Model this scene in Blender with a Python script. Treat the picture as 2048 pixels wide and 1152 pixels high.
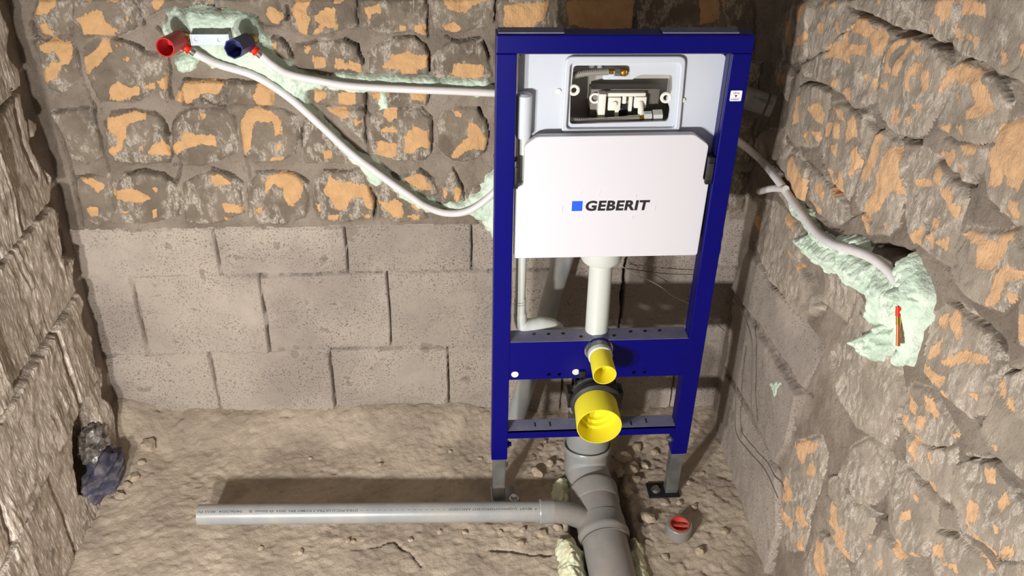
import bpy, bmesh, math, random
import numpy as np
from mathutils import Vector, Matrix
random.seed(4)
for _o in list(bpy.data.objects):
    bpy.data.objects.remove(_o)
scene = bpy.context.scene
COL = scene.collection

# ------------------------------------------------------------------ camera
CAM = np.array([-0.1003, -1.7128, 1.7552])
YAW, PITCH, ROLL, FPX = 0.08248, 0.5659, 0.02466, 1832.8
_f = np.array([math.sin(YAW)*math.cos(PITCH), math.cos(YAW)*math.cos(PITCH), -math.sin(PITCH)])
_r0 = np.array([math.cos(YAW), -math.sin(YAW), 0.0])
_u0 = np.cross(_r0, _f)
CR = _r0*math.cos(ROLL)+_u0*math.sin(ROLL)
CU = -_r0*math.sin(ROLL)+_u0*math.cos(ROLL)
cam_data = bpy.data.cameras.new('camera')
cam = bpy.data.objects.new('camera', cam_data)
COL.objects.link(cam)
m = Matrix.Identity(4)
for i in range(3):
    m[i][0], m[i][1], m[i][2], m[i][3] = CR[i], CU[i], -_f[i], CAM[i]
cam.matrix_world = m
cam_data.sensor_width = 36.0
cam_data.lens = FPX/2048*36
cam_data.clip_start = 0.05
scene.camera = cam

def at(px, py, ax, val):
    """point on the axis-aligned plane (ax = 0/1/2 -> x/y/z = val) seen at a photo pixel"""
    d = _f+(px-1024)/FPX*CR-(py-576)/FPX*CU
    t = (val-CAM[ax])/d[ax]
    return CAM+t*d

# ------------------------------------------------------------------ light
world = bpy.data.worlds.new('world')
scene.world = world
world.use_nodes = True
world.node_tree.nodes['Background'].inputs[0].default_value = (1.0, 0.95, 0.90, 1)
world.node_tree.nodes['Background'].inputs[1].default_value = 0.15
def lamp(name, loc, target, energy, size):
    d = bpy.data.lights.new(name, 'AREA'); d.shape = 'SQUARE'; d.size = size
    d.energy = energy; d.color = (1.0, 0.98, 0.96)
    o = bpy.data.objects.new(name, d); COL.objects.link(o)
    o.location = loc
    o.rotation_euler = (Vector(target)-Vector(loc)).to_track_quat('-Z', 'Y').to_euler()
    return o
lamp('work_light_head', (-0.88, -1.50, 0.82), (0.0, 0.3, 0.55), 23, 0.07)
lamp('work_light_head', (-0.63, -1.50, 0.82), (0.0, 0.3, 0.55), 23, 0.07)

vs = scene.view_settings
vs.view_transform = 'Standard'; vs.look = 'None'; vs.gamma = 1.0
vs.use_curve_mapping = False
vs.exposure = 0.08

# ------------------------------------------------------------------ helpers
def s2l(c):
    return tuple(((v/255)/12.92 if v/255 <= 0.04045 else ((v/255+0.055)/1.055)**2.4) for v in c)+(1.0,)

class NT:
    """small node-graph helper"""
    def __init__(self, name):
        self.m = bpy.data.materials.new(name); self.m.use_nodes = True
        self.t = self.m.node_tree; self.n = self.t.nodes
        self.b = self.n['Principled BSDF']
        self.geo = None
    def new(self, kind, **kw):
        n = self.n.new(kind)
        for k, v in kw.items(): setattr(n, k, v)
        return n
    def link(self, a, b): self.t.links.new(a, b)
    def pos(self, scale=(1, 1, 1)):
        if self.geo is None: self.geo = self.new('ShaderNodeNewGeometry')
        mp = self.new('ShaderNodeMapping')
        mp.inputs['Scale'].default_value = scale
        self.link(self.geo.outputs['Position'], mp.inputs['Vector'])
        return mp.outputs[0]
    def noise(self, scale, detail=4, rough=0.55, stretch=(1, 1, 1), dist=0.0):
        n = self.new('ShaderNodeTexNoise')
        n.inputs['Scale'].default_value = scale; n.inputs['Detail'].default_value = detail
        n.inputs['Roughness'].default_value = rough; n.inputs['Distortion'].default_value = dist
        self.link(self.pos(stretch), n.inputs['Vector'])
        return n.outputs['Fac']
    def ramp(self, src, lo, hi):
        n = self.new('ShaderNodeMapRange'); n.interpolation_type = 'SMOOTHSTEP'
        n.inputs['From Min'].default_value = lo; n.inputs['From Max'].default_value = hi
        self.link(src, n.inputs['Value']); return n.outputs['Result']
    def math(self, op, a, b):
        n = self.new('ShaderNodeMath', operation=op)
        for i, v in enumerate((a, b)):
            if isinstance(v, (int, float)): n.inputs[i].default_value = v
            else: self.link(v, n.inputs[i])
        return n.outputs[0]
    def mix(self, fac, a, b):
        n = self.new('ShaderNodeMix', data_type='RGBA')
        if isinstance(fac, (int, float)): n.inputs['Factor'].default_value = fac
        else: self.link(fac, n.inputs['Factor'])
        for i, v in ((6, a), (7, b)):
            if isinstance(v, tuple): n.inputs[i].default_value = v
            else: self.link(v, n.inputs[i])
        return n.outputs[2]
    def attr(self, name):
        n = self.new('ShaderNodeAttribute'); n.attribute_name = name; return n.outputs['Fac']
    def bump(self, h, strength, dist):
        n = self.new('ShaderNodeBump')
        n.inputs['Strength'].default_value = strength; n.inputs['Distance'].default_value = dist
        self.link(h, n.inputs['Height']); self.link(n.outputs[0], self.b.inputs['Normal'])
    def base(self, c):
        if isinstance(c, tuple): self.b.inputs['Base Color'].default_value = c
        else: self.link(c, self.b.inputs['Base Color'])
    def rough(self, v): self.b.inputs['Roughness'].default_value = v

def simple(name, rgb, rough=0.5, metal=0.0, var=0.0, vscale=30, bump=0.0, bscale=200, dirt=None, dirt_amt=0.3, coat=0.0, sss=0.0, spec=.5):
    t = NT(name); c = s2l(rgb); out = c
    if var:
        d = tuple(max(0, v*(1-var)) for v in c[:3])+(1.0,)
        out = t.mix(t.ramp(t.noise(vscale, 5), .35, .65), d, c)
    if dirt:
        f = t.math('MULTIPLY', t.ramp(t.noise(vscale*.6, 7, .65), .42, .68), dirt_amt)
        out = t.mix(f, out, s2l(dirt))
    t.base(out); t.rough(rough); t.b.inputs['Metallic'].default_value = metal
    t.b.inputs['Specular IOR Level'].default_value = spec
    if bump: t.bump(t.noise(bscale, 5, .6), bump, .002)
    if coat: t.b.inputs['Coat Weight'].default_value = coat
    if sss:
        t.b.inputs['Subsurface Weight'].default_value = sss
        t.b.inputs['Subsurface Scale'].default_value = 0.01
    return t.m

M = {}
def stone_mat(name, base, dark, light, orange, streak, comb, fleck):
    t = NT(name)
    big = t.ramp(t.noise(9, 4), .35, .65)
    col = t.mix(big, s2l(dark), s2l(base))
    # pale scraped trowel marks
    sc = t.noise(42, 6, .62, streak, .4)
    reg = t.ramp(t.noise(11, 3), .40, .54)
    fine = t.ramp(t.noise(230, 5, .75, streak), .40, .58)
    pm = t.math('MULTIPLY', t.math('MULTIPLY', t.ramp(sc, .46, .56), reg), t.math('ADD', t.math('MULTIPLY', fine, .85), .12))
    col = t.mix(pm, col, s2l(light))
    # grit
    g = t.ramp(t.noise(420, 3, .6), .60, .70)
    col = t.mix(t.math('MULTIPLY', g, .45), col, s2l((78, 68, 56)))
    # exposed orange skim
    n1 = t.noise(95, 7, .74, comb)
    n2 = t.noise(26, 4, .6)
    o = t.math('ADD', t.attr('orange'), t.math('MULTIPLY', t.math('SUBTRACT', n1, .5), 1.0))
    o = t.math('ADD', o, t.math('MULTIPLY', t.math('SUBTRACT', n2, .5), .35))
    fk = t.math('MULTIPLY', t.ramp(t.noise(60, 6, .72, comb), .57, .70), t.ramp(t.noise(8, 2), .47, .60))
    o = t.math('ADD', o, t.math('ADD', t.math('MULTIPLY', fk, fleck), .05))
    om = t.ramp(o, .485, .515)
    oc = t.mix(t.ramp(t.noise(30, 4), .3, .7), s2l(orange), s2l(tuple(int(v*.93) for v in orange)))
    col = t.mix(om, col, oc)
    t.base(col); t.rough(.92)
    h = t.math('ADD', t.math('MULTIPLY', t.noise(160, 8, .7, streak), 1.0), t.math('MULTIPLY', t.noise(45, 5, .6), 1.2))
    h = t.math('ADD', h, t.math('MULTIPLY', om, -.25))
    t.bump(h, .85, .006)
    return t.m
M['stone'] = stone_mat('old_masonry_skim', (137, 124, 108), (112, 100, 86), (190, 179, 165), (216, 170, 120), (1, 1, .55), (1, 1, .38), .35)
M['stone_r'] = stone_mat('old_masonry_skim_combed_lit', (177, 163, 146), (153, 141, 126), (216, 203, 188), (238, 192, 146), (1, 1.9, .7), (1, 1.7, .45), .5)  # lightened skim copy: the right wall's stronger light is put into its colours

def mortar_mat():
    t = NT('crumbly_mortar')
    col = t.mix(t.ramp(t.noise(7, 5), .35, .65), s2l((130, 117, 103)), s2l((160, 146, 131)))
    p = t.ramp(t.noise(260, 4, .65), .58, .68)
    col = t.mix(t.math('MULTIPLY', p, .6), col, s2l((64, 54, 46)))
    w = t.ramp(t.noise(330, 2), .68, .74)
    col = t.mix(t.math('MULTIPLY', w, .5), col, s2l((190, 182, 170)))
    t.base(col); t.rough(.95)
    t.bump(t.math('ADD', t.noise(180, 8, .72), t.noise(50, 4)), .9, .006)
    return t.m
M['mortar'] = mortar_mat()

def block_mat():
    t = NT('lightweight_concrete_block')
    col = t.mix(t.ramp(t.noise(4, 5), .35, .65), s2l((150, 138, 128)), s2l((176, 163, 150)))
    col = t.mix(t.math('MULTIPLY', t.attr('tone'), .55), col, s2l((132, 124, 113)))
    p = t.ramp(t.noise(250, 4, .65), .575, .64)
    p = t.math('MULTIPLY', p, t.ramp(t.noise(10, 3), .30, .56))
    col = t.mix(t.math('MULTIPLY', p, .75), col, s2l((70, 60, 52)))
    w = t.ramp(t.noise(300, 2), .66, .72)
    col = t.mix(t.math('MULTIPLY', w, .35), col, s2l((196, 186, 174)))
    st = t.ramp(t.noise(16, 3, .4), .69, .70)
    col = t.mix(t.math('MULTIPLY', st, .5), col, s2l((112, 101, 86)))
    t.base(col); t.rough(.95)
    h = t.math('ADD', t.math('MULTIPLY', p, -1.3), t.noise(140, 7, .7))
    t.bump(h, .6, .004)
    return t.m
M['block'] = block_mat()

def rib_mat():
    t = NT('scratched_block_face')
    st = (1, 1, .16)
    r = t.noise(230, 6, .65, st)
    col = t.mix(t.ramp(t.noise(6, 4), .35, .65), s2l((160, 145, 129)), s2l((186, 171, 155)))
    col = t.mix(t.math('MULTIPLY', t.ramp(r, .50, .60), .8), col, s2l((226, 216, 203)))
    col = t.mix(t.math('MULTIPLY', t.ramp(t.noise(12, 5, .6), .56, .66), .65), col, s2l((104, 88, 70)))
    t.base(col); t.rough(.95)
    t.bump(t.math('ADD', t.noise(150, 7, .65, st), t.math('MULTIPLY', t.noise(60, 5), .5)), .6, .006)
    return t.m
M['rib'] = rib_mat()

def floor_mat():
    t = NT('dusty_screed_rubble')
    col = t.mix(t.ramp(t.noise(5, 6, .6), .36, .64), s2l((166, 150, 133)), s2l((198, 181, 160)))
    col = t.mix(t.math('MULTIPLY', t.ramp(t.noise(120, 5, .7), .60, .70), .5), col, s2l((112, 96, 80)))
    col = t.mix(t.math('MULTIPLY', t.ramp(t.noise(90, 4), .66, .72), .5), col, s2l((205, 192, 172)))
    t.base(col); t.rough(.96)
    t.bump(t.math('ADD', t.noise(150, 9, .75), t.math('MULTIPLY', t.noise(45, 6), 1.2)), .75, .007)
    return t.m
M['floor'] = floor_mat()

def foam_mat():
    t = NT('pale_green_foam')
    col = t.mix(t.ramp(t.noise(22, 5), .38, .62), s2l((194, 212, 192)), s2l((212, 226, 208)))
    col = t.mix(t.math('MULTIPLY', t.ramp(t.noise(34, 6, .7), .57, .66), .35), col, s2l((166, 178, 150)))
    t.base(col); t.rough(.8)
    t.bump(t.math('ADD', t.noise(120, 6, .62), t.noise(45, 4)), .7, .006)
    return t.m
M['foam'] = foam_mat()
M['foam2'] = simple('yellowed_foam', (212, 214, 182), .8, var=.15, vscale=40, bump=.8, bscale=70, dirt=(170, 156, 120), dirt_amt=.6)

M['blue'] = simple('blue_powder_coat', (1, 1, 100), .36, var=.06, vscale=14, bump=.06, bscale=500, spec=.22)
M['bluein'] = simple('blue_powder_coat_dusty', (112, 112, 140), .6, var=.12, vscale=30, dirt=(146, 140, 142), dirt_amt=.5)
M['dark'] = simple('black_plastic', (22, 22, 24), .42, var=.2)
M['rubber'] = simple('black_rubber', (36, 36, 37), .6, var=.25, vscale=60, dirt=(90, 84, 76), dirt_amt=.25)
M['white'] = simple('white_plastic', (210, 208, 213), .38, sss=.05)
M['tank'] = simple('milky_tank_plastic', (200, 205, 213), .35, sss=.12, var=.04, vscale=8)
M['milky'] = simple('milky_pipe_plastic', (196, 199, 192), .38, sss=.10)
M['tankin'] = simple('tank_inside_plastic', (176, 172, 164), .5)
M['cream'] = simple('cream_plastic', (232, 228, 214), .4)
M['greyp'] = simple('grey_valve_plastic', (112, 106, 98), .5)
M['yellow'] = simple('yellow_plastic', (226, 212, 46), .42)
M['pvc'] = simple('grey_pvc', (140, 142, 141), .36, var=.07, vscale=20, dirt=(168, 160, 148), dirt_amt=.45)
M['pvcd'] = simple('grey_pvc_dusty', (128, 126, 123), .42, var=.08, vscale=14, dirt=(150, 138, 126), dirt_amt=.5)
M['zinc'] = simple('galvanised_steel', (150, 154, 152), .38, .75, var=.25, vscale=25)
M['steel'] = simple('bright_steel', (205, 206, 206), .25, 1.0)
M['plate'] = simple('galvanised_plate', (150, 158, 164), .45, .2)
M['brass'] = simple('brass', (205, 165, 80), .28, 1.0)
M['tube'] = simple('white_tube', (222, 216, 216), .42, var=.05, vscale=30, dirt=(190, 196, 182), dirt_amt=.3)
M['red'] = simple('red_plastic', (190, 34, 34), .38, var=.1)
M['redfit'] = simple('red_fitting', (204, 40, 22), .35)
M['redcap'] = simple('faded_red_cap', (186, 62, 48), .5, dirt=(150, 120, 100), dirt_amt=.5, vscale=60)
M['navy'] = simple('navy_plastic', (40, 46, 104), .38, var=.1)
M['copper'] = simple('copper', (214, 128, 88), .35, .8)
M['black_ink'] = simple('black_print', (24, 20, 22), .6)
M['grey_ink'] = simple('grey_print', (66, 66, 66), .6)
M['blue_ink'] = simple('bright_blue_print', (24, 88, 232), .5)
M['film'] = simple('creased_film', (206, 204, 209), .45)
M['sticker'] = simple('white_sticker', (240, 240, 246), .5)
M['wire'] = simple('dark_wire', (60, 52, 44), .6)
M['wire_l'] = simple('pale_wire', (178, 172, 162), .5)
M['cord'] = simple('grey_cord', (112, 102, 92), .8)
M['cloth'] = simple('faded_blue_cloth', (72, 71, 90), .95, var=.3, vscale=40, bump=.3, bscale=300, dirt=(150, 140, 132), dirt_amt=.5)
M['plasticbag'] = simple('crumpled_grey_film', (150, 142, 134), .3, var=.5, vscale=60, dirt=(60, 50, 44), dirt_amt=.7)
def braid_mat():
    t = NT('braided_steel')
    w = t.new('ShaderNodeTexChecker'); w.inputs['Scale'].default_value = 520
    t.link(t.pos((1, .6, 1)), w.inputs['Vector'])
    t.base(t.mix(w.outputs['Fac'], s2l((112, 108, 100)), s2l((226, 222, 212))))
    t.rough(.35); t.b.inputs['Metallic'].default_value = .6
    return t.m
M['braid'] = braid_mat()
M['pebble'] = simple('dusty_pebble', (178, 160, 138), .95, var=.25, vscale=50, bump=.8, bscale=160)

def put(o, label=None, cat=None, group=None, kind=None, parent=None):
    if label: o['label'] = label
    if cat: o['category'] = cat
    if group: o['group'] = group
    if kind: o['kind'] = kind
    if parent is not None: o.parent = parent
    return o
def link(name, me, mat=None, parent=None, smooth=None):
    o = bpy.data.objects.new(name, me); COL.objects.link(o)
    if mat: 
        me.materials.clear(); me.materials.append(M[mat])
    if parent is not None:
        o.parent = parent
        o.matrix_parent_inverse = Matrix.Translation(-parent.location)
    if smooth is not None:
        for p in me.polygons: p.use_smooth = smooth
    return o
def empty(name, loc, label, cat, group=None):
    o = bpy.data.objects.new(name, None); COL.objects.link(o)
    o.location = loc; o.empty_display_size = .05
    return put(o, label, cat, group)

class B:
    """bmesh collector that becomes one mesh object"""
    def __init__(self): self.bm = bmesh.new()
    def box(self, lo, hi, bev=0.0, seg=2):
        lo, hi = Vector(lo), Vector(hi)
        r = bmesh.ops.create_cube(self.bm, size=1.0, matrix=Matrix.Translation((lo+hi)/2) @ Matrix.Diagonal((*(hi-lo), 1)))
        if bev:
            es = list({e for v in r['verts'] for e in v.link_edges})
            bmesh.ops.bevel(self.bm, geom=es, offset=bev, segments=seg, affect='EDGES', profile=.5)
        return self
    def tube(self, pts, rad, n=16, cap=True, sides=None):
        """swept tube along points; rad a number or one per point"""
        pts = [Vector(p) for p in pts]; k = len(pts)
        rads = rad if isinstance(rad, (list, tuple)) else [rad]*k
        tang = []
        for i in range(k):
            a = pts[max(i-1, 0)]; b = pts[min(i+1, k-1)]
            d = b-a
            if d.length < 1e-9: d = tang[-1] if tang else Vector((0, 0, 1))
            tang.append(d.normalized())
        up = Vector((0, 0, 1)) if abs(tang[0].z) < .9 else Vector((1, 0, 0))
        nrm = (up-tang[0]*up.dot(tang[0])).normalized()
        rings = []
        for i in range(k):
            nrm = (nrm-tang[i]*nrm.dot(tang[i])).normalized()
            bi = tang[i].cross(nrm)
            rings.append([self.bm.verts.new(pts[i]+(nrm*math.cos(2*math.pi*j/n)+bi*math.sin(2*math.pi*j/n))*rads[i]) for j in range(n)])
        for i in range(k-1):
            for j in range(n):
                self.bm.faces.new((rings[i][j], rings[i][(j+1) % n], rings[i+1][(j+1) % n], rings[i+1][j]))
        if cap:
            self.bm.faces.new(rings[0][::-1]); self.bm.faces.new(rings[-1])
        return self
    def prof(self, p0, axis, prof, n=40):
        """revolve (distance along axis, radius) profile around an axis from p0"""
        ax = Vector(axis).normalized(); p0 = Vector(p0)
        pts = [p0+ax*d for d, r in prof]
        up = Vector((0, 0, 1)) if abs(ax.z) < .9 else Vector((1, 0, 0))
        nrm = (up-ax*up.dot(ax)).normalized(); bi = ax.cross(nrm)
        rings = [[self.bm.verts.new(p+(nrm*math.cos(2*math.pi*j/n)+bi*math.sin(2*math.pi*j/n))*max(r, 1e-5)) for j in range(n)] for p, (d, r) in zip(pts, prof)]
        for i in range(len(rings)-1):
            for j in range(n):
                self.bm.faces.new((rings[i][j], rings[i][(j+1) % n], rings[i+1][(j+1) % n], rings[i+1][j]))
        return self
    def prism(self, poly, axis, lo, hi):
        """extrude 2-D polygon along axis (other two coordinates in order)"""
        def mk(p, t):
            c = [p[0], p[1]]; c.insert(axis, t); return self.bm.verts.new(c)
        a = [mk(p, lo) for p in poly]; b = [mk(p, hi) for p in poly]
        n = len(poly)
        self.bm.faces.new(a); self.bm.faces.new(b[::-1])
        for i in range(n): self.bm.faces.new((a[i], b[i], b[(i+1) % n], a[(i+1) % n]))
        return self
    def ico(self, c, r, sub=2, sc=(1, 1, 1), rough=0.0, freq=1.5, seed=0):
        from mathutils import noise
        res = bmesh.ops.create_icosphere(self.bm, subdivisions=sub, radius=1.0)
        c = Vector(c)
        for v in res['verts']:
            d = v.co.normalized()
            k = 1+rough*(noise.noise(d*freq+Vector((seed*7.3, seed*1.7, 3.1)))+.5*noise.noise(d*freq*2.3+Vector((seed, 9, seed*2.2))))
            v.co = c+Vector((d.x*sc[0], d.y*sc[1], d.z*sc[2]))*r*k
        return self
    def out(self, name, mat, parent=None, smooth=True, auto=35):
        bmesh.ops.recalc_face_normals(self.bm, faces=self.bm.faces)
        me = bpy.data.meshes.new(name); self.bm.to_mesh(me); self.bm.free()
        o = link(name, me, mat, parent)
        if smooth:
            me.shade_smooth() if hasattr(me, 'shade_smooth') else None
            me.set_sharp_from_angle(angle=math.radians(auto))
        return o

def spline(pts, n=8):
    """Catmull-Rom through points"""
    P = [Vector(p) for p in pts]; P = [P[0]*2-P[1]]+P+[P[-1]*2-P[-2]]
    out = []
    for i in range(1, len(P)-2):
        for k in range(n):
            t = k/n
            out.append(.5*((2*P[i])+(P[i+1]-P[i-1])*t+(2*P[i-1]-5*P[i]+4*P[i+1]-P[i+2])*t*t+(3*P[i]-P[i-1]-3*P[i+1]+P[i+2])*t**3))
    out.append(P[-2]); return out

def curve_mesh(loops, depth, bevel=0.0):
    """2-D curve with holes -> solid plate mesh in local xy, thickness along z"""
    cu = bpy.data.curves.new('plate_outline', 'CURVE'); cu.dimensions = '2D'; cu.fill_mode = 'BOTH'
    cu.extrude = depth/2
    if bevel: cu.bevel_depth = bevel; cu.bevel_resolution = 2; cu.offset = -bevel
    for lp in loops:
        s = cu.splines.new('POLY'); s.points.add(len(lp)-1)
        for i, p in enumerate(lp): s.points[i].co = (p[0], p[1], 0, 1)
        s.use_cyclic_u = True
    o = bpy.data.objects.new('plate_outline', cu); COL.objects.link(o)
    dg = bpy.context.evaluated_depsgraph_get()
    me = bpy.data.meshes.new_from_object(o.evaluated_get(dg))
    bpy.data.objects.remove(o); bpy.data.curves.remove(cu)
    return me
def remap(me, fn):
    co = np.empty(len(me.vertices)*3, np.float32); me.vertices.foreach_get('co', co)
    co = fn(co.reshape(-1, 3).copy()); me.vertices.foreach_set('co', co.astype(np.float32).ravel()); me.update()
    return me
def xz_plate(name, loops, y, depth, mat, parent, bevel=0.0):
    """plate whose outline is given in (x, z); front face at y, going back by depth"""
    me = curve_mesh(loops, depth, bevel)
    remap(me, lambda c: np.stack([c[:, 0], y+depth/2-c[:, 2]+bevel, c[:, 1]], -1))
    o = link(name, me, mat, parent); me.set_sharp_from_angle(angle=math.radians(35)) 
    for p in me.polygons: p.use_smooth = bevel > 0
    return o
def circ(x, y, r, n=20, a0=0.0, a1=2*math.pi):
    return [(x+r*math.cos(a0+(a1-a0)*i/n), y+r*math.sin(a0+(a1-a0)*i/n)) for i in range(n)]
def rrect(x0, y0, x1, y1, r, n=6):
    out = []
    for cx, cy, a in ((x1-r, y1-r, 0), (x0+r, y1-r, 90), (x0+r, y0+r, 180), (x1-r, y0+r, 270)):
        for i in range(n+1):
            t = math.radians(a+90*i/n); out.append((cx+r*math.cos(t), cy+r*math.sin(t)))
    return out
def rpoly(pts, r, n=5):
    """polygon with rounded corners"""
    out = []; k = len(pts)
    for i in range(k):
        p = Vector(pts[i]); a = Vector(pts[i-1]); b = Vector(pts[(i+1) % k])
        rr = min(r, (a-p).length*.45, (b-p).length*.45)
        p0 = p+(a-p).normalized()*rr; p1 = p+(b-p).normalized()*rr
        for j in range(n+1):
            t = j/n; out.append(tuple((p0*(1-t)+p*t)*(1-t)+(p*(1-t)+p1*t)*t))
    return out
def text_mesh(s, size, bold=0.0, shear=0.0, extrude=0.0002, space=1.0):
    cu = bpy.data.curves.new('lettering', 'FONT'); cu.body = s; cu.size = size
    cu.offset = bold; cu.shear = shear; cu.extrude = extrude; cu.space_character = space
    cu.resolution_u = 4
    o = bpy.data.objects.new('lettering', cu); COL.objects.link(o)
    dg = bpy.context.evaluated_depsgraph_get()
    me = bpy.data.meshes.new_from_object(o.evaluated_get(dg))
    bpy.data.objects.remove(o); bpy.data.curves.remove(cu)
    return me
def fit(me, w, h=None):
    """scale text mesh to width w / height h with its lower-left corner at the origin"""
    def f(c):
        c[:, :2] -= c[:, :2].min(0); s = w/c[:, 0].max(); c[:, 0] *= s
        c[:, 1] *= (h/c[:, 1].max()) if h else s
        return c
    return remap(me, f)

# ------------------------------------------------------------------ numpy noise and height fields
def _hash(ix, iy, seed):
    h = (ix.astype(np.int64)*374761393+iy.astype(np.int64)*668265263+seed*974711) & 0xFFFFFFFF
    h = ((h ^ (h >> 13))*1274126177) & 0xFFFFFFFF
    return ((h ^ (h >> 16)) & 0xFFFFFF)/float(0xFFFFFF)
def vnoise(x, y, seed=0):
    ix, iy = np.floor(x), np.floor(y); fx, fy = x-ix, y-iy
    fx = fx*fx*fx*(fx*(fx*6-15)+10); fy = fy*fy*fy*(fy*(fy*6-15)+10)
    a, b = _hash(ix, iy, seed), _hash(ix+1, iy, seed)
    c, d = _hash(ix, iy+1, seed), _hash(ix+1, iy+1, seed)
    return (a*(1-fx)+b*fx)*(1-fy)+(c*(1-fx)+d*fx)*fy-.5
def fbm(x, y, oct=4, seed=0, gain=.5):
    s = 0; a = 1.0
    for i in range(oct):
        s = s+a*vnoise(x*2**i+i*17.3, y*2**i+i*9.1, seed+i); a *= gain
    return s
def sdpoly(U, V, poly):
    """signed distance, positive inside"""
    P = np.asarray(poly, float); d = np.full(U.shape, 1e9); ins = np.zeros(U.shape, bool)
    for i in range(len(P)):
        a, b = P[i-1], P[i]; e = b-a
        t = np.clip(((U-a[0])*e[0]+(V-a[1])*e[1])/max(e@e, 1e-12), 0, 1)
        d = np.minimum(d, np.hypot(U-a[0]-t*e[0], V-a[1]-t*e[1]))
        c = ((a[1] > V) != (b[1] > V)) & (U < (b[0]-a[0])*(V-a[1])/((b[1]-a[1]) if b[1] != a[1] else 1e-12)+a[0])
        ins ^= c
    return np.where(ins, d, -d)
def dline(U, V, line):
    P = np.asarray(line, float); d = np.full(U.shape, 1e9)
    for i in range(1, len(P)):
        a, b = P[i-1], P[i]; e = b-a
        t = np.clip(((U-a[0])*e[0]+(V-a[1])*e[1])/max(e@e, 1e-12), 0, 1)
        d = np.minimum(d, np.hypot(U-a[0]-t*e[0], V-a[1]-t*e[1]))
    return d
def sstep(x, a, b):
    t = np.clip((x-a)/(b-a), 0, 1); return t*t*(3-2*t)
def window(us, vs_, pts, mg):
    P = np.asarray(pts, float); lo, hi = P.min(0)-mg, P.max(0)+mg
    return np.s_[np.searchsorted(vs_, lo[1]):np.searchsorted(vs_, hi[1])+1, np.searchsorted(us, lo[0]):np.searchsorted(us, hi[0])+1]
def mesh_from_grid(name, X, faces, attrs):
    """X (n,3) vertices, faces (m,4)"""
    used, inv = np.unique(faces, return_inverse=True); f = inv.reshape(-1, 4)
    me = bpy.data.meshes.new(name)
    me.vertices.add(len(used)); me.vertices.foreach_set('co', X[used].astype(np.float32).ravel())
    me.loops.add(f.size); me.loops.foreach_set('vertex_index', f.astype(np.int32).ravel())
    me.polygons.add(len(f)); me.polygons.foreach_set('loop_start', np.arange(0, f.size, 4, dtype=np.int32))
    me.polygons.foreach_set('use_smooth', np.ones(len(f), bool))
    for k, v in attrs.items():
        a = me.attributes.new(k, 'FLOAT', 'POINT'); a.data.foreach_set('value', v.ravel()[used].astype(np.float32))
    me.update(calc_edges=True); me.validate()
    return me
class Field:
    """a masonry face: one relief, cut along its joints into a backing and one object for each piece"""
    def __init__(s, u0, u1, v0, v1, step, world, seed):
        s.us = np.arange(u0, u1+step/2, step); s.vs = np.arange(v0, v1+step/2, step)
        s.U, s.V = np.meshgrid(s.us, s.vs); s.world = world; s.seed = seed
        s.H = np.zeros_like(s.U); s.L = np.zeros(s.U.shape, int); s.O = np.zeros_like(s.U); s.T = np.zeros_like(s.U)
        w = .005
        s.Uw = s.U+w*fbm(s.U*35, s.V*35, 3, seed+50); s.Vw = s.V+w*fbm(s.U*35, s.V*35, 3, seed+60)
        s.pieces = []
    def piece(s, poly, name, mat, h, edge, rough=.004, tone=0.0, dome=0.0, lip=.0, grow=0.0):
        w = window(s.us, s.vs, poly, .03)
        if s.U[w].size == 0: return
        sd = sdpoly(s.Uw[w], s.Vw[w], poly)+grow
        s.pieces.append((name, mat)); i = len(s.pieces)
        ins = (sd > 0) & (s.L[w] == 0)
        rs = np.random.RandomState(i+s.seed*100); c = np.mean(np.asarray(poly), 0)
        tilt = (s.U[w]-c[0])*rs.uniform(-.06, .06)+(s.V[w]-c[1])*rs.uniform(-.06, .06)
        prof = h*(sstep(sd, 0, edge)-.0)+dome*np.clip(sd/.05, 0, 1)**.7
        hh = prof+tilt*sstep(sd, 0, edge)+rough*fbm(s.U[w]*28, s.V[w]*28, 4, s.seed+i)*sstep(sd, -.004, edge)
        s.H[w] = np.where(ins, hh, s.H[w]); s.L[w] = np.where(ins, i, s.L[w])
        s.T[w] = np.where(ins, tone, s.T[w])
        if lip:
            g = np.exp(-(np.abs(sd)/.0035)**2); s.H[w] -= lip*g
    def groove(s, line, width, depth, straight=False):
        w = window(s.us, s.vs, line, .03)
        if s.U[w].size == 0: return
        d = dline(s.U[w], s.V[w], line) if straight else dline(s.Uw[w], s.Vw[w], line)
        k = 1.0 if straight else .55+1.0*np.clip(fbm(s.U[w]*22, s.V[w]*22, 2, s.seed+5)+.35, 0, 1)
        s.H[w] -= depth*k*(1-sstep(d, width*.25, width*k))
    def pit(s, poly, depth, edge=.006):
        w = window(s.us, s.vs, poly, .03)
        if s.U[w].size == 0: return
        s.H[w] -= depth*sstep(sdpoly(s.Uw[w], s.Vw[w], poly), -edge*.3, edge)
    def orange(s, poly):
        w = window(s.us, s.vs, poly, .03)
        if s.U[w].size == 0: return
        s.O[w] = np.maximum(s.O[w], np.clip(.5+sdpoly(s.U[w], s.V[w], poly)/.026, 0, 1))
    def build(s, name, mat):
        ny, nx = s.U.shape
        X = s.world(s.U, s.V, s.H).reshape(-1, 3)
        idx = np.arange(nx*ny).reshape(ny, nx)
        F = np.stack([idx[:-1, :-1], idx[:-1, 1:], idx[1:, 1:], idx[1:, :-1]], -1).reshape(-1, 4)
        lab = s.L[:-1, :-1].ravel()
        at_ = {'orange': s.O, 'tone': s.T}
        wall = put(link(name, mesh_from_grid(name, X, F[lab == 0], at_), mat), kind='structure')
        for i, (nm, mt) in enumerate(s.pieces, 1):
            f = F[lab == i]
            if len(f) < 6: continue
            link(nm, mesh_from_grid(nm, X, f, at_), mt, wall)
        return wall

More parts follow.
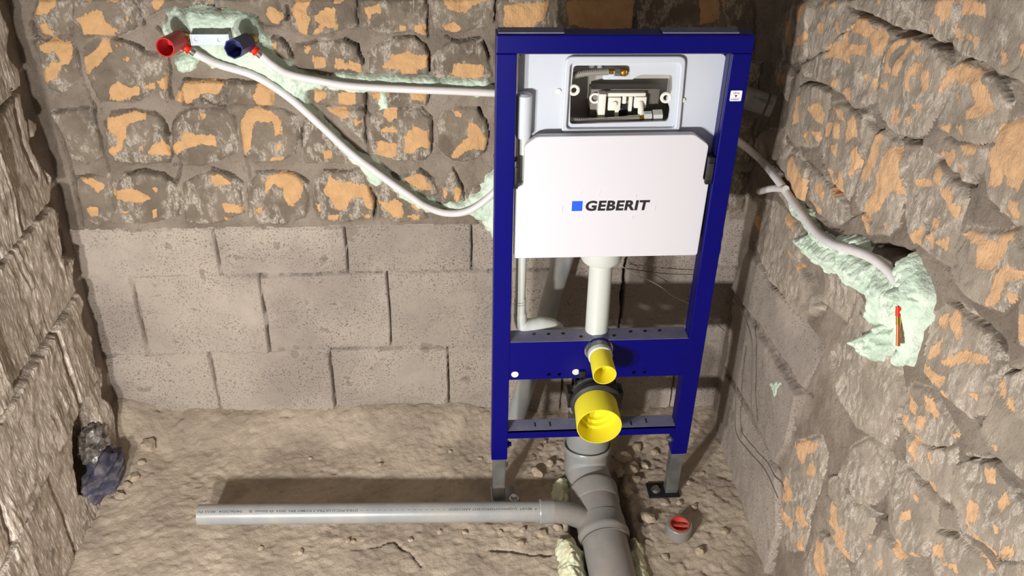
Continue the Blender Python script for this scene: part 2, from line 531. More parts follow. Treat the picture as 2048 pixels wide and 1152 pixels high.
# ------------------------------------------------------------------ wall_back
YB, XR, XL = 0.33, 0.66, -1.0
def bk(poly, y=YB): return [tuple(at(p[0], p[1], 1, y)[[0, 2]]) for p in poly]
def rt(poly, x=XR): return [tuple(at(p[0], p[1], 0, x)[[1, 2]]) for p in poly]
def lf(poly, x=XL): return [tuple(at(p[0], p[1], 0, x)[[1, 2]]) for p in poly]

BACK_STONES = [
 [(75,0),(135,0),(140,70),(105,80),(80,70),(60,30)], [(142,0),(268,0),(283,50),(262,65),(235,72),(200,75),(165,74),(142,45)],
 [(274,0),(420,0),(420,10),(400,22),(335,18),(292,38),(286,45)], [(425,0),(545,0),(552,5),(570,40),(560,55),(530,50),(512,42),(425,20)],
 [(590,0),(700,0),(710,10),(712,55),(695,62),(650,70),(610,75),(585,60),(575,30)], [(718,5),(730,0),(850,0),(853,40),(850,72),(820,65),(760,68),(722,55)],
 [(862,0),(988,0),(985,45),(970,55),(920,70),(870,60),(860,40)], [(996,0),(1100,0),(1095,62),(996,62)], [(1108,0),(1270,0),(1270,70),(1108,70)],
 [(1276,0),(1440,0),(1440,70),(1276,70)], [(1447,0),(1512,0),(1512,120),(1472,120)],
 [(62,82),(90,82),(145,86),(148,110),(156,140),(158,155),(120,190),(95,180),(85,165),(78,130)],
 [(164,98),(185,86),(215,79),(250,86),(275,97),(285,107),(310,110),(330,117),(333,180),(330,205),(300,185),(275,200),(255,207),(195,207),(180,180),(168,150),(162,120)],
 [(367,166),(448,166),(450,205),(430,213),(395,210),(367,213),(345,205)], [(454,167),(520,172),(545,182),(545,213),(500,216),(454,214)],
 [(535,80),(560,80),(575,92),(582,115),(578,130),(545,120)], [(590,95),(640,84),(690,84),(713,94),(722,110),(724,150),(660,148),(590,140),(583,125)],
 [(737,110),(750,95),(780,82),(820,77),(848,92),(857,115),(855,155),(800,152),(737,150)], [(864,120),(885,97),(905,86),(940,82),(966,90),(977,110),(985,160),(920,160),(864,158)],
 [(602,178),(640,182),(725,184),(727,213),(640,215),(612,200)], [(736,185),(858,189),(853,210),(800,215),(738,213)],
 [(95,227),(182,217),(190,250),(198,318),(170,333),(140,325),(118,270)],
 [(207,250),(225,226),(265,221),(300,227),(323,247),(333,280),(343,313),(335,330),(255,330),(225,325),(210,300)],
 [(341,250),(357,231),(380,219),(450,220),(466,237),(473,270),(470,310),(440,325),(400,335),(365,335),(348,310),(341,280)],
 [(480,255),(490,227),(520,217),(560,222),(590,237),(596,280),(590,310),(560,325),(510,330),(485,310)], [(604,245),(640,242),(660,264),(690,302),(690,330),(612,330),(602,300)],
 [(652,220),(725,220),(728,290),(700,265),(670,237)], [(740,240),(760,226),(800,220),(840,222),(862,242),(862,310),(845,325),(790,325),(747,312),(738,290)],
 [(872,250),(890,227),(920,217),(955,222),(970,247),(977,272),(969,310),(950,325),(905,325),(882,305)],
 [(150,360),(213,352),(223,372),(228,430),(195,460),(162,440),(152,395)], [(226,375),(247,352),(290,345),(325,353),(348,372),(359,400),(357,435),(300,450),(247,450),(230,420)],
 [(363,375),(400,353),(430,345),(463,358),(483,373),(486,430),(440,450),(372,450),(364,420)], [(494,375),(515,351),(550,348),(583,353),(608,373),(617,400),(610,440),(560,451),(502,450),(493,430)],
 [(628,370),(652,348),(690,346),(723,353),(738,377),(747,410),(742,440),(700,448),(642,445),(628,415)], [(752,374),(775,363),(800,388),(850,422),(860,440),(800,450),(764,440),(752,405)],
 [(804,356),(840,346),(864,363),(878,387),(870,396),(842,400),(827,382)], [(884,375),(904,349),(922,372),(927,400),(915,410),(884,412)], [(935,382),(970,372),(985,392),(985,450),(960,458)],
 [(1490,125),(1530,125),(1518,190),(1488,190)], [(1478,240),(1515,245),(1500,330),(1474,330)], [(1470,350),(1500,350),(1490,430),(1462,430)],
 [(995,80),(1110,80),(1110,185),(990,185)], [(1118,80),(1240,80),(1240,185),(1118,185)], [(1250,80),(1370,80),(1370,185),(1250,185)], [(1378,80),(1480,80),(1478,185),(1378,185)],
 [(995,200),(1110,200),(1110,320),(990,320)], [(1118,200),(1240,200),(1240,320),(1118,320)], [(1250,200),(1370,200),(1370,320),(1250,320)], [(1378,200),(1470,200),(1465,320),(1378,320)],
 [(995,340),(1110,340),(1110,440),(990,440)], [(1118,340),(1240,340),(1240,440),(1118,440)], [(1250,340),(1370,340),(1370,440),(1250,440)], [(1378,340),(1460,340),(1455,440),(1378,440)],
]
BACK_ORANGE = [
 [(77,0),(110,0),(107,15),(90,30),(68,30),(75,12)], [(148,40),(190,22),(203,25),(207,40),(225,55),(235,62),(222,75),(185,70),(165,70),(160,50)], [(165,0),(183,0),(178,6)],
 [(215,0),(243,0),(240,4),(220,7)], [(248,38),(253,34),(258,39),(253,45)], [(77,53),(90,48),(95,60),(108,75),(85,77)], [(301,0),(325,0),(323,14),(313,23),(305,15)], [(403,0),(420,0),(415,3)],
 [(534,18),(545,17),(560,30),(570,38),(560,42),(550,50),(540,45),(535,33)], [(594,0),(622,0),(612,18),(618,40),(613,72),(600,68),(590,40),(582,22)],
 [(632,30),(650,20),(668,18),(672,58),(650,55),(635,72),(625,70),(640,50),(630,40)], [(665,0),(690,0),(680,8),(668,10)], [(730,17),(757,12),(760,24),(742,28),(738,38)],
 [(830,55),(850,48),(857,65),(855,78),(830,68)], [(800,54),(812,54),(812,65),(802,65)], [(882,0),(985,0),(960,5),(930,28),(900,20)], [(885,50),(910,48),(925,60),(895,72)],
 [(1008,12),(1095,8),(1090,40),(1060,55),(1012,58)], [(1130,5),(1268,0),(1262,55),(1200,62),(1140,50)], [(1400,0),(1450,0),(1455,40),(1405,50)],
 [(80,90),(108,80),(140,90),(143,108),(135,130),(120,132),(118,120),(108,102),(92,108),(82,100)], [(83,150),(100,125),(122,130),(115,150),(105,160),(85,168)],
 [(163,122),(178,115),(205,82),(217,80),(218,100),(222,105),(207,118),(195,130),(170,152)], [(230,94),(236,89),(240,94),(235,99)], [(215,182),(235,163),(258,175),(275,175),(278,190),(260,195),(240,208),(220,200)],
 [(283,175),(313,163),(310,178),(290,180)], [(316,165),(333,152),(333,180),(318,175)], [(243,120),(257,118),(255,125)],
 [(365,167),(445,167),(446,175),(430,190),(405,190),(385,200),(375,210),(365,208)], [(345,190),(362,185),(362,208),(350,208)], [(512,170),(550,180),(550,215),(515,213),(505,195)],
 [(540,90),(552,88),(552,102),(542,100)], [(610,95),(620,95),(618,110),(610,105)], [(628,115),(650,117),(650,138),(630,138)], [(668,118),(685,122),(692,140),(670,138)], [(697,122),(720,135),(722,148),(697,138)],
 [(765,135),(785,112),(815,105),(825,108),(857,112),(857,135),(835,140),(833,150),(805,153),(800,140),(768,140)], [(900,148),(915,130),(965,130),(967,160),(920,158),(902,155)],
 [(627,178),(640,180),(652,190),(645,205),(630,205)], [(675,190),(712,185),(712,210),(680,212)], [(740,186),(780,186),(770,200),(755,205)], [(822,190),(853,190),(850,205),(822,200)],
 [(213,240),(240,235),(265,225),(290,228),(290,240),(255,250),(250,275),(240,300),(232,312),(217,318),(217,303),(230,295),(230,275),(213,260)], [(292,310),(305,290),(325,280),(338,300),(337,312)], [(275,295),(285,295),(282,305)],
 [(340,295),(360,285),(370,265),(395,270),(430,275),(432,295),(400,290),(370,300),(350,312)], [(400,228),(412,230),(405,240)],
 [(477,250),(490,225),(512,218),(540,225),(560,240),(562,270),(550,272),(545,245),(505,245),(500,300),(490,307),(482,290)], [(550,290),(562,290),(560,305)], [(540,318),(565,315),(565,325),(540,328)],
 [(648,303),(663,303),(662,318),(648,318)], [(655,220),(690,218),(700,230),(690,240),(660,227)], [(708,240),(722,245),(712,258)], [(768,222),(792,220),(795,240),(780,245),(768,237)], [(760,262),(790,255),(795,265),(765,268)],
 [(755,285),(795,290),(790,315),(770,322),(755,315)], [(810,275),(825,258),(855,262),(858,295),(835,295),(822,312),(810,305)], [(903,222),(922,230),(925,240),(910,235)],
 [(940,245),(955,255),(975,280),(970,302),(940,300),(915,315),(905,315),(915,295),(938,275)], [(160,360),(185,360),(208,375),(195,387),(180,373)], [(170,418),(193,417),(193,430),(183,433)],
 [(224,385),(260,380),(280,385),(300,400),(285,408),(250,405),(228,400)], [(238,425),(255,425),(250,433)], [(303,425),(310,423),(312,440),(304,440)], [(303,378),(315,378),(312,387)],
 [(418,358),(435,352),(462,370),(430,373)], [(445,410),(465,410),(485,418),(482,426),(447,425)], [(447,435),(460,438),(455,452)],
 [(532,355),(565,350),(590,355),(608,372),(600,395),(585,415),(570,405),(563,380),(545,370),(530,390)], [(512,416),(524,416),(524,428),(513,428)],
 [(648,385),(660,355),(672,365),(730,372),(745,395),(747,420),(735,418),(725,395),(700,400),(695,420),(672,422),(660,400)], [(655,435),(677,432),(675,442),(657,443)], [(723,430),(742,434),(737,446)], [(630,413),(639,413),(638,428)],
 [(755,405),(775,410),(790,400),(803,410),(803,438),(785,435)], [(823,410),(838,413),(835,426)], [(813,435),(838,433),(838,444)], [(805,360),(840,352),(860,370),(865,380),(840,382),(820,370)],
 [(883,375),(895,388),(890,400)], [(908,378),(922,380),(918,410),(910,410)],
]
BACK_CRACKS = [
 [(58,45),(70,75),(82,88)], [(270,5),(280,30),(286,55)], [(146,95),(153,135),(163,170),(185,215),(193,260),(203,310),(215,345)], [(225,77),(255,87),(282,102)], [(312,60),(330,75)],
 [(365,20),(385,18),(400,16),(430,20),(470,24),(515,33)], [(335,115),(338,185),(340,200)], [(305,225),(325,245),(335,275)], [(367,163),(440,163),(512,168)], [(363,185),(365,215),(385,212)],
 [(405,200),(425,213),(450,215)], [(110,252),(118,290),(135,330),(145,370),(155,430),(162,455)], [(250,350),(290,342),(325,350),(350,368)], [(425,342),(465,355),(487,370)], [(490,318),(498,358)],
 [(512,348),(550,345),(585,350),(617,370)], [(572,15),(573,40)], [(713,0),(715,58)], [(855,0),(857,40),(857,75)], [(690,82),(715,92),(725,130)], [(785,77),(830,75),(852,92),(860,115),(857,155)],
 [(890,75),(905,84),(960,79)], [(968,88),(980,120)], [(992,0),(990,45)], [(585,145),(640,155),(650,158)], [(730,182),(732,290),(738,310)], [(720,220),(740,235)], [(845,218),(867,240),(865,310)],
 [(860,187),(854,211)], [(958,222),(972,245),(980,275),(972,310)], [(735,315),(780,345),(850,395),(870,405)], [(740,378),(750,405),(747,440)], [(650,344),(720,343)], [(905,337),(925,375),(930,402)],
 [(840,343),(868,362)], [(535,77),(565,80),(583,115)], [(600,262),(603,300)], [(345,335),(360,330),(352,370)],
]
fb = Field(-1.08, 0.72, -0.05, 1.36, 0.0030, lambda U, V, H: np.stack([U, YB+.012-H, V], -1), 1)
fb.H += .006*fbm(fb.U*7, fb.V*7, 3, 3)+.005*fbm(fb.U*40, fb.V*40, 4, 4)
fb.H *= 1-.45*sstep(fb.V, .64, .60)
for p in BACK_STONES:
    fb.piece(bk(p), 'stone', 'stone', .0045, .008, .006, dome=.002, lip=.002, grow=.002)
zA, zB, zC = .502, .2565, .640
def course(z0, z1, us, tones):
    for i in range(len(us)-1):
        fb.piece([(us[i], z0), (us[i+1], z0), (us[i+1], z1), (us[i], z1)], 'concrete_block', 'block', .003, .004, .003, tones[i % len(tones)])
    for u in us[1:-1]:
        fb.groove([(u, z0+.004), (u+.002, (z0+z1)/2), (u, z1-.004)], .0034, .022, True)
course(zA, zC, [-1.08, -.683, -.358, -.038, .29, .62, .72], [.1, .2, .75, .5])
course(zB, zA, [-1.08, -.911, -.586, -.259, .066, .371, .72], [.1, .15, .3, .8, .9, .7])
course(-.05, zB, [-1.08, -.752, -.428, -.105, .22, .545, .72], [.15, .2, .3, .6])
fb.groove([(-.6, zA), (-.2, zA+.001)], .004, .012); fb.groove([(-.2, zA), (.2, zA)], .005, .016); fb.groove([(-.42, zB), (-.1, zB)], .005, .016)
for c in BACK_CRACKS: fb.groove(bk(c), .0036, .024)
fb.groove(bk([(1255, 520), (1240, 660)]), .007, .03)
fb.pit(bk([(585,143),(620,146),(650,155),(640,157),(600,150)]), .02)
for p in BACK_ORANGE: fb.orange(bk(p))
wall_back = fb.build('wall_back', 'mortar')

# ------------------------------------------------------------------ wall_right
RIGHT_STONES = [
 [(1560,30),(1612,0),(1616,20),(1606,60),(1602,110),(1590,118),(1562,122),(1548,70)], [(1622,12),(1685,5),(1690,30),(1693,50),(1668,68),(1650,93),(1612,108),(1610,60)],
 [(1700,42),(1720,40),(1755,62),(1762,75),(1745,120),(1735,200),(1700,213),(1670,180),(1640,163),(1612,150),(1606,127),(1640,107),(1670,74)],
 [(1694,0),(1795,0),(1798,30),(1848,55),(1836,70),(1790,55),(1740,32),(1700,12)], [(1802,0),(1900,0),(1902,10),(1890,60),(1870,78),(1852,66),(1802,25)],
 [(1765,87),(1800,76),(1840,84),(1868,103),(1877,130),(1867,170),(1858,230),(1840,262),(1795,267),(1765,250),(1747,215),(1757,130)],
 [(1887,137),(1915,124),(1945,132),(1973,153),(1998,170),(2005,200),(1990,240),(1975,278),(1940,283),(1900,273),(1872,250),(1870,200),(1877,165)],
 [(1912,5),(2048,-5),(2048,60),(2028,120),(1995,150),(1960,125),(1910,102),(1893,82),(1902,40)], [(2018,125),(2060,60),(2060,165),(2014,160)],
 [(1545,125),(1562,124),(1572,150),(1565,200),(1555,180),(1542,145)], [(1592,170),(1625,168),(1647,188),(1645,215),(1636,250),(1623,288),(1582,290),(1562,260),(1577,220)],
 [(1655,213),(1700,213),(1728,228),(1734,265),(1708,318),(1688,395),(1662,378),(1637,320),(1632,290),(1647,240)], [(1742,272),(1755,266),(1788,287),(1797,320),(1792,395),(1783,450),(1760,467),(1722,462),(1703,410),(1708,350),(1723,310)],
 [(1805,333),(1830,303),(1860,323),(1908,373),(1917,400),(1902,450),(1883,525),(1850,500),(1812,478),(1798,430)], [(1872,288),(1948,283),(1957,300),(1942,345),(1920,365),(1882,337),(1865,313)],
 [(1962,262),(2060,240),(2060,440),(2020,443),(1987,418),(1962,388),(1957,330)], [(1897,472),(1930,462),(1985,472),(2028,463),(2033,520),(2018,588),(1985,617),(1932,597),(1897,558),(1888,532)],
 [(2042,462),(2070,455),(2070,700),(2032,688),(2028,640),(2033,560)], [(1852,642),(1880,618),(1920,624),(1958,664),(1986,722),(1972,778),(1957,828),(1930,828),(1892,798),(1857,768),(1837,740),(1842,690)],
 [(1817,774),(1850,788),(1878,832),(1898,870),(1880,888),(1832,878),(1802,858),(1793,848),(1803,800)], [(1802,872),(1830,868),(1860,873),(1896,902),(1892,968),(1880,1000),(1860,997),(1832,957),(1802,918)],
 [(1973,792),(2002,744),(2070,735),(2070,965),(2022,945),(1972,905),(1953,868)], [(1908,937),(1922,920),(1968,924),(2006,962),(2028,1002),(2048,1062),(2050,1110),(1990,1118),(1952,1078),(1908,1056),(1898,1000)],
 [(1862,1064),(1900,1074),(1948,1112),(1980,1160),(1862,1160),(1852,1112)], [(1783,934),(1800,930),(1828,968),(1857,1012),(1857,1060),(1837,1107),(1802,1107),(1768,1060),(1768,982)],
 [(1692,902),(1738,876),(1772,922),(1766,968),(1740,1006),(1702,998),(1675,952)], [(1648,974),(1670,960),(1700,1003),(1738,1032),(1718,1088),(1695,1120),(1662,1088),(1648,1058),(1643,1012)],
 [(1587,888),(1633,878),(1642,912),(1637,950),(1618,1000),(1598,1098),(1567,1098),(1555,1058),(1558,962)], [(1622,1088),(1645,1079),(1678,1122),(1690,1160),(1602,1160),(1612,1112)],
 [(1722,1088),(1758,1074),(1798,1117),(1820,1160),(1700,1160),(1708,1112)], [(1985,1125),(2060,1115),(2080,1180),(1990,1180)],
 [(1537,340),(1560,293),(1588,308),(1606,340),(1597,398),(1570,417),(1547,380)], [(1612,353),(1640,350),(1677,397),(1686,437),(1660,447),(1632,428),(1608,400)],
 [(1502,402),(1545,412),(1568,442),(1615,482),(1580,520),(1618,562),(1636,616),(1600,636),(1532,558),(1498,480)], [(1642,545),(1680,562),(1698,590),(1680,638),(1642,602)],
 [(1705,600),(1735,640),(1790,740),(1800,800),(1790,845),(1770,890),(1700,850),(1665,790),(1650,720),(1690,650)], [(1525,262),(1560,270),(1560,290),(1530,330),(1505,290)],
 [(2052,0),(2200,-40),(2200,200),(2075,160),(2052,60)], [(2080,180),(2200,210),(2220,440),(2075,430)], [(2085,460),(2230,460),(2240,700),(2085,700)], [(2085,720),(2240,720),(2250,960),(2085,960)],
]
RIGHT_ORANGE = [
 [(1590,10),(1610,0),(1612,15),(1595,45),(1583,40)], [(1590,75),(1607,60),(1605,80),(1590,92),(1582,90)], [(1562,42),(1574,45),(1573,92),(1564,88)], [(1562,5),(1579,0),(1577,17)],
 [(1635,2),(1644,2),(1640,20)], [(1654,8),(1666,5),(1664,19)], [(1628,50),(1645,45),(1640,67),(1630,67)], [(1663,44),(1673,44),(1669,66)],
 [(1700,40),(1718,36),(1735,58),(1760,65),(1758,90),(1750,110),(1740,108),(1728,75),(1710,70),(1690,60)], [(1650,92),(1680,80),(1680,62),(1690,55),(1685,90),(1720,90),(1725,115),(1700,105),(1690,125),(1675,115),(1645,115)],
 [(1658,165),(1671,158),(1667,182)], [(1676,185),(1692,175),(1695,198),(1680,200)], [(1716,150),(1727,147),(1722,170)], [(1734,158),(1743,158),(1738,182)],
 [(1748,0),(1758,0),(1753,12)], [(1870,0),(1900,0),(1890,30),(1875,45),(1865,20)], [(1850,50),(1858,50),(1856,68)],
 [(1770,95),(1785,80),(1800,75),(1800,85),(1780,100),(1770,120),(1778,145),(1765,145),(1762,125)], [(1800,100),(1815,80),(1835,85),(1842,105),(1828,110),(1818,100),(1805,110),(1800,130),(1790,150),(1780,148),(1790,125)],
 [(1810,145),(1825,125),(1840,130),(1815,155),(1812,182),(1802,182)], [(1838,142),(1850,140),(1848,180),(1840,185),(1835,160)], [(1752,170),(1768,165),(1765,180)], [(1770,235),(1780,220),(1792,220),(1790,245),(1775,245)],
 [(1816,210),(1837,210),(1832,226)], [(1803,238),(1814,233),(1812,252)],
 [(1885,145),(1915,127),(1960,145),(1955,157),(1940,155),(1920,170),(1900,157),(1870,187),(1865,182)], [(1938,165),(1955,160),(1970,190),(1975,220),(1960,230),(1930,238),(1928,225),(1945,205),(1935,190)],
 [(1904,190),(1913,190),(1910,206)], [(1876,253),(1893,253),(1891,266)], [(1903,250),(1921,250),(1916,272)],
 [(1908,30),(1912,0),(1945,0),(1965,10),(1955,30),(1930,27)], [(1895,55),(1910,58),(1912,80),(1897,75)], [(1922,70),(1942,75),(1935,86)], [(1996,105),(2009,105),(2002,137)], [(2033,88),(2050,78),(2050,107),(2033,112)],
 [(1555,150),(1567,148),(1565,165),(1555,168)], [(1589,193),(1599,193),(1592,242),(1580,252)], [(1610,215),(1630,205),(1640,225),(1635,250),(1620,235)], [(1597,270),(1611,263),(1607,287)], [(1616,263),(1631,263),(1627,287)],
 [(1660,218),(1680,220),(1686,240),(1670,237)], [(1685,265),(1705,230),(1712,240),(1710,270),(1685,285)], [(1640,248),(1653,246),(1651,272),(1641,274)], [(1664,248),(1676,246),(1673,277),(1662,277)],
 [(1654,293),(1666,289),(1662,312)], [(1700,298),(1711,294),(1709,330),(1700,348),(1690,350)], [(1644,340),(1656,336),(1654,367)], [(1667,345),(1677,345),(1676,380),(1665,392),(1655,370)],
 [(1750,265),(1762,270),(1755,310),(1735,345),(1715,367),(1710,350),(1730,310),(1740,290)], [(1770,300),(1795,290),(1795,387),(1780,378),(1755,412),(1730,432),(1710,427),(1735,390),(1750,350)],
 [(1708,432),(1726,435),(1725,465),(1708,462)], [(1753,447),(1763,445),(1760,456)], [(1860,335),(1878,345),(1875,370),(1863,360)], [(1875,380),(1895,375),(1900,405),(1912,415),(1905,437),(1885,407)],
 [(1820,360),(1862,362),(1858,372),(1825,370)], [(1860,435),(1876,440),(1875,456),(1862,453)], [(1810,470),(1838,455),(1838,492),(1815,490)], [(1850,470),(1866,465),(1863,496)], [(1868,483),(1890,478),(1888,501)],
 [(1865,305),(1900,300),(1898,320),(1888,335),(1870,325)], [(1912,290),(1945,290),(1945,305),(1920,308)], [(1904,328),(1921,330),(1919,347)],
 [(1988,250),(2060,230),(2060,300),(2045,340),(2030,385),(2010,370),(1995,340),(1985,370),(1960,375),(1972,340),(1965,310),(1980,290)], [(2005,400),(2035,405),(2035,435),(2015,435)], [(1987,430),(2001,430),(1999,443)], [(2016,208),(2029,206),(2027,227)],
 [(1908,470),(1925,462),(1960,470),(1955,490),(1930,482)], [(1950,480),(1990,485),(1985,520),(1970,540),(1945,535)], [(1990,470),(2020,455),(2025,475),(2005,500),(1995,522),(1988,490)],
 [(1985,545),(2005,530),(2035,545),(2030,557),(2010,562),(1990,595),(1975,612),(1962,610),(1970,590)], [(2009,583),(2023,588),(2019,617),(2007,612)], [(1904,586),(1926,597),(1919,605)], [(2030,630),(2060,640),(2060,690),(2035,680)],
 [(1860,640),(1882,623),(1880,660),(1862,652)], [(1885,640),(1900,620),(1915,640),(1915,670),(1905,677)], [(1858,690),(1875,678),(1872,705),(1845,717),(1845,705)], [(1875,720),(1920,703),(1960,708),(1972,726),(1930,722),(1880,734)],
 [(1836,730),(1850,738),(1880,755),(1875,772),(1848,762),(1835,747)], [(1874,778),(1887,783),(1882,803)], [(1930,788),(1950,788),(1947,802)],
 [(1810,793),(1829,813),(1826,827),(1811,817)], [(1841,793),(1856,798),(1871,830),(1860,837),(1844,815)], [(1797,828),(1811,833),(1816,862),(1800,852)], [(1835,833),(1849,838),(1831,864),(1827,850)],
 [(1820,875),(1830,864),(1829,890),(1820,927),(1804,900)], [(1847,903),(1861,910),(1857,927)], [(1843,963),(1863,973),(1859,988)], [(1987,768),(2001,758),(2001,792),(1990,792)], [(2009,798),(2021,803),(2023,822),(2010,817)],
 [(1893,868),(1906,864),(1902,884)], [(1974,887),(1991,893),(1987,903)], [(1960,935),(1980,938),(1984,964),(1965,967)], [(1985,1005),(2000,983),(2008,1005),(1990,1022)],
 [(1935,998),(1951,1008),(1946,1040),(1930,1047),(1925,1060),(1922,1040)], [(1923,1048),(1946,1073),(1982,1120),(1986,1137),(1968,1137),(1943,1095)], [(1985,1105),(2006,1090),(2006,1112),(1990,1114)], [(1976,1048),(1989,1058),(1987,1070)],
 [(1857,1095),(1876,1083),(1879,1112),(1858,1112)], [(1879,1128),(1902,1128),(1902,1147)], [(1817,988),(1833,996),(1831,1007)], [(1797,1023),(1811,1023),(1809,1039),(1797,1039)], [(1775,1078),(1791,1078),(1802,1116),(1790,1122)], [(1816,1108),(1829,1108),(1823,1127)],
 [(1655,1003),(1666,1018),(1673,1060),(1670,1077),(1651,1050)], [(1654,1073),(1681,1058),(1687,1070),(1681,1090),(1697,1120),(1680,1117),(1659,1085)],
 [(1588,890),(1600,878),(1631,888),(1626,902),(1605,907),(1600,928),(1588,915)], [(1609,928),(1623,930),(1621,952),(1609,947)], [(1557,970),(1563,953),(1577,980),(1584,1002),(1558,1002)], [(1556,1005),(1572,1035),(1582,1040),(1577,1057),(1557,1037)],
 [(1587,1013),(1601,1016),(1610,1052),(1594,1052)], [(1589,1090),(1601,1068),(1597,1112)], [(1620,1080),(1641,1088),(1642,1130),(1652,1152),(1629,1152),(1621,1120)], [(1729,1088),(1740,1093),(1733,1107)], [(1744,1128),(1757,1118),(1752,1142)],
 [(1570,320),(1580,310),(1588,335),(1606,360),(1606,402),(1595,407),(1581,380),(1571,350)], [(1621,373),(1636,368),(1647,390),(1641,407),(1625,387)], [(1654,363),(1672,373),(1667,402)], [(1611,403),(1626,413),(1632,427),(1614,422)], [(1624,433),(1641,438),(1652,462),(1634,457)],
 [(1561,418),(1578,428),(1581,462),(1564,447)], [(1589,530),(1600,510),(1619,518),(1624,547),(1615,542),(1600,530),(1591,547)], [(1570,498),(1580,508),(1577,522)], [(1500,432),(1508,432),(1506,470),(1500,465)], [(2033,1140),(2060,1125),(2060,1152)],
 [(2075,20),(2150,0),(2150,100),(2100,80)], [(2100,230),(2180,240),(2160,380),(2110,330)], [(2110,500),(2200,520),(2180,620),(2120,600)],
]
RIGHT_CRACKS = [
 ([(1686,8),(1692,18),(1740,42),(1790,62),(1840,76),(1852,82)], .010, .034), ([(1852,86),(1880,92),(1884,110),(1880,145)], .008, .03), ([(1910,117),(1935,118),(1960,132),(1985,157),(2006,195)], .007, .026),
 ([(1985,157),(2010,152),(2035,170)], .006, .02), ([(1905,0),(1895,50),(1888,70)], .006, .022), ([(1620,5),(1608,60),(1605,80)], .005, .018), ([(1590,167),(1630,165),(1652,185),(1650,215)], .008, .028),
 ([(1710,222),(1735,240),(1740,265),(1755,258)], .006, .02), ([(1790,275),(1830,280)], .009, .03), ([(1715,280),(1705,350)], .005, .018), ([(1860,317),(1920,370),(1935,350)], .006, .024),
 ([(1575,307),(1600,318),(1630,345),(1685,405)], .004, .014), ([(1605,402),(1640,450),(1675,465)], .004, .014), ([(1690,435),(1710,427),(1730,440)], .004, .014), ([(1740,492),(1770,500),(1800,510),(1815,505)], .012, .04),
 ([(1705,617),(1730,640)], .005, .02), ([(1935,385),(1922,450),(1902,500),(1892,527)], .006, .022), ([(1880,602),(1960,652),(1990,692)], .006, .024), ([(2030,590),(2022,640),(2010,680)], .005, .02),
 ([(1988,722),(1968,780),(1950,832)], .008, .03), ([(1990,742),(2030,735)], .005, .02), ([(1942,842),(1956,846)], .011, .035), ([(1730,872),(1745,900),(1760,932)], .006, .024), ([(1785,907),(1800,926),(1830,962),(1880,1010)], .006, .022),
 ([(1905,922),(1895,960),(1888,1012)], .006, .024), ([(1915,917),(1970,917),(2002,952),(2030,992),(2042,1022)], .006, .024), ([(1745,1042),(1755,1002)], .006, .024), ([(1860,1062),(1900,1072)], .006, .024), ([(1645,952),(1670,952)], .005, .02),
 ([(1640,987),(1648,1002)], .008, .03), ([(1600,1117),(1610,1092)], .006, .024), ([(1838,1140),(1845,1110)], .006, .024), ([(1625,1062),(1645,1067)], .006, .024), ([(1465,580),(1535,680),(1600,780),(1616,792)], .005, .016),
 ([(1440,740),(1495,830),(1548,938)], .0055, .018), ([(1660,800),(1680,760)], .004, .012), ([(1735,1030),(1760,1035)], .005, .02),
]
fr = Field(-1.22, 0.36, -0.05, 1.46, 0.0034, lambda U, V, H: np.stack([XR+.012-H, U, V], -1), 2)
fr.H += .006*fbm(fr.U*6, fr.V*6, 3, 13)+.005*fbm(fr.U*34, fr.V*34, 4, 14)
for p in RIGHT_STONES:
    fr.piece(rt(p), 'stone', 'stone_r', .0045, .010, .008, dome=.002, lip=.002, grow=.008)
for p, tn in (([(1494,500),(1467,578),(1540,682),(1602,780),(1640,700),(1560,580)], .2), ([(1462,590),(1442,735),(1498,828),(1548,932),(1575,890),(1600,800),(1600,790)], .3), ([(1438,746),(1415,890),(1534,1170),(1556,1060),(1548,945)], .4)):
    fr.piece(rt(p), 'concrete_block', 'block', .011, .006, .003, tn)
for c, w_, d_ in RIGHT_CRACKS: fr.groove(rt(c), w_*.8, d_*.75)
fr.pit(rt([(1838,440),(1846,438),(1858,450),(1858,462),(1850,468),(1842,458)]), .05, .003)
fr.pit(rt([(1925,372),(1930,350),(1937,345),(1936,372)]), .04, .003)
fr.pit(rt([(1577,130),(1588,130),(1588,145),(1580,145)]), .03, .003)
fr.pit(rt([(1535,330),(1552,340),(1575,372),(1570,378),(1545,352)]), .035, .004)
fr.pit(rt([(1738,495),(1770,498),(1800,508),(1812,503),(1810,515),(1790,520),(1760,510)]), .05, .004)
for p in RIGHT_ORANGE: fr.orange(rt(p))
wall_right = fr.build('wall_right', 'mortar')

# ------------------------------------------------------------------ wall_left (scratched blocks with a broken-out end by the corner)
fl = Field(-1.1, 0.36, -0.05, 1.42, 0.0032, lambda U, V, H: np.stack([XL+H-.03, U, V], -1), 7)
fl.H += .008*fbm(fl.U*14, fl.V*7, 4, 23)
HOLE = lf([(158,812),(180,792),(198,828),(212,868),(222,905),(232,935),(228,968),(200,985),(165,988),(158,900)])
zs = [-.05, .272, .525, .778, 1.04, 1.29, 1.42]
heads = [[-.62, -.12], [-.8, -.34, .08], [-.56, -.16], [-.86, -.40, .06], [-.62, -.2], [-.8]]
for k in range(6):
    us = [-1.11]+heads[k]+[.245]
    for i in range(len(us)-1):
        e = us[i+1]
        pts = [(us[i]+.002, zs[k]+.003), (e-.002, zs[k]+.003)]
        if i == len(us)-2:   # broken end
            pts = [(us[i]+.002, zs[k]+.003)]+[(.245+.035*math.sin(j*2.3+k*1.7)*.8-.02*(j == 3), zs[k]+(zs[k+1]-zs[k])*j/6) for j in range(7)]+[(us[i]+.002, zs[k+1]-.003)]
        else:
            pts += [(e-.002, zs[k+1]-.003), (us[i]+.002, zs[k+1]-.003)]
        fl.piece(pts, 'scratched_block', 'rib', .030, .008, .004, lip=.003)
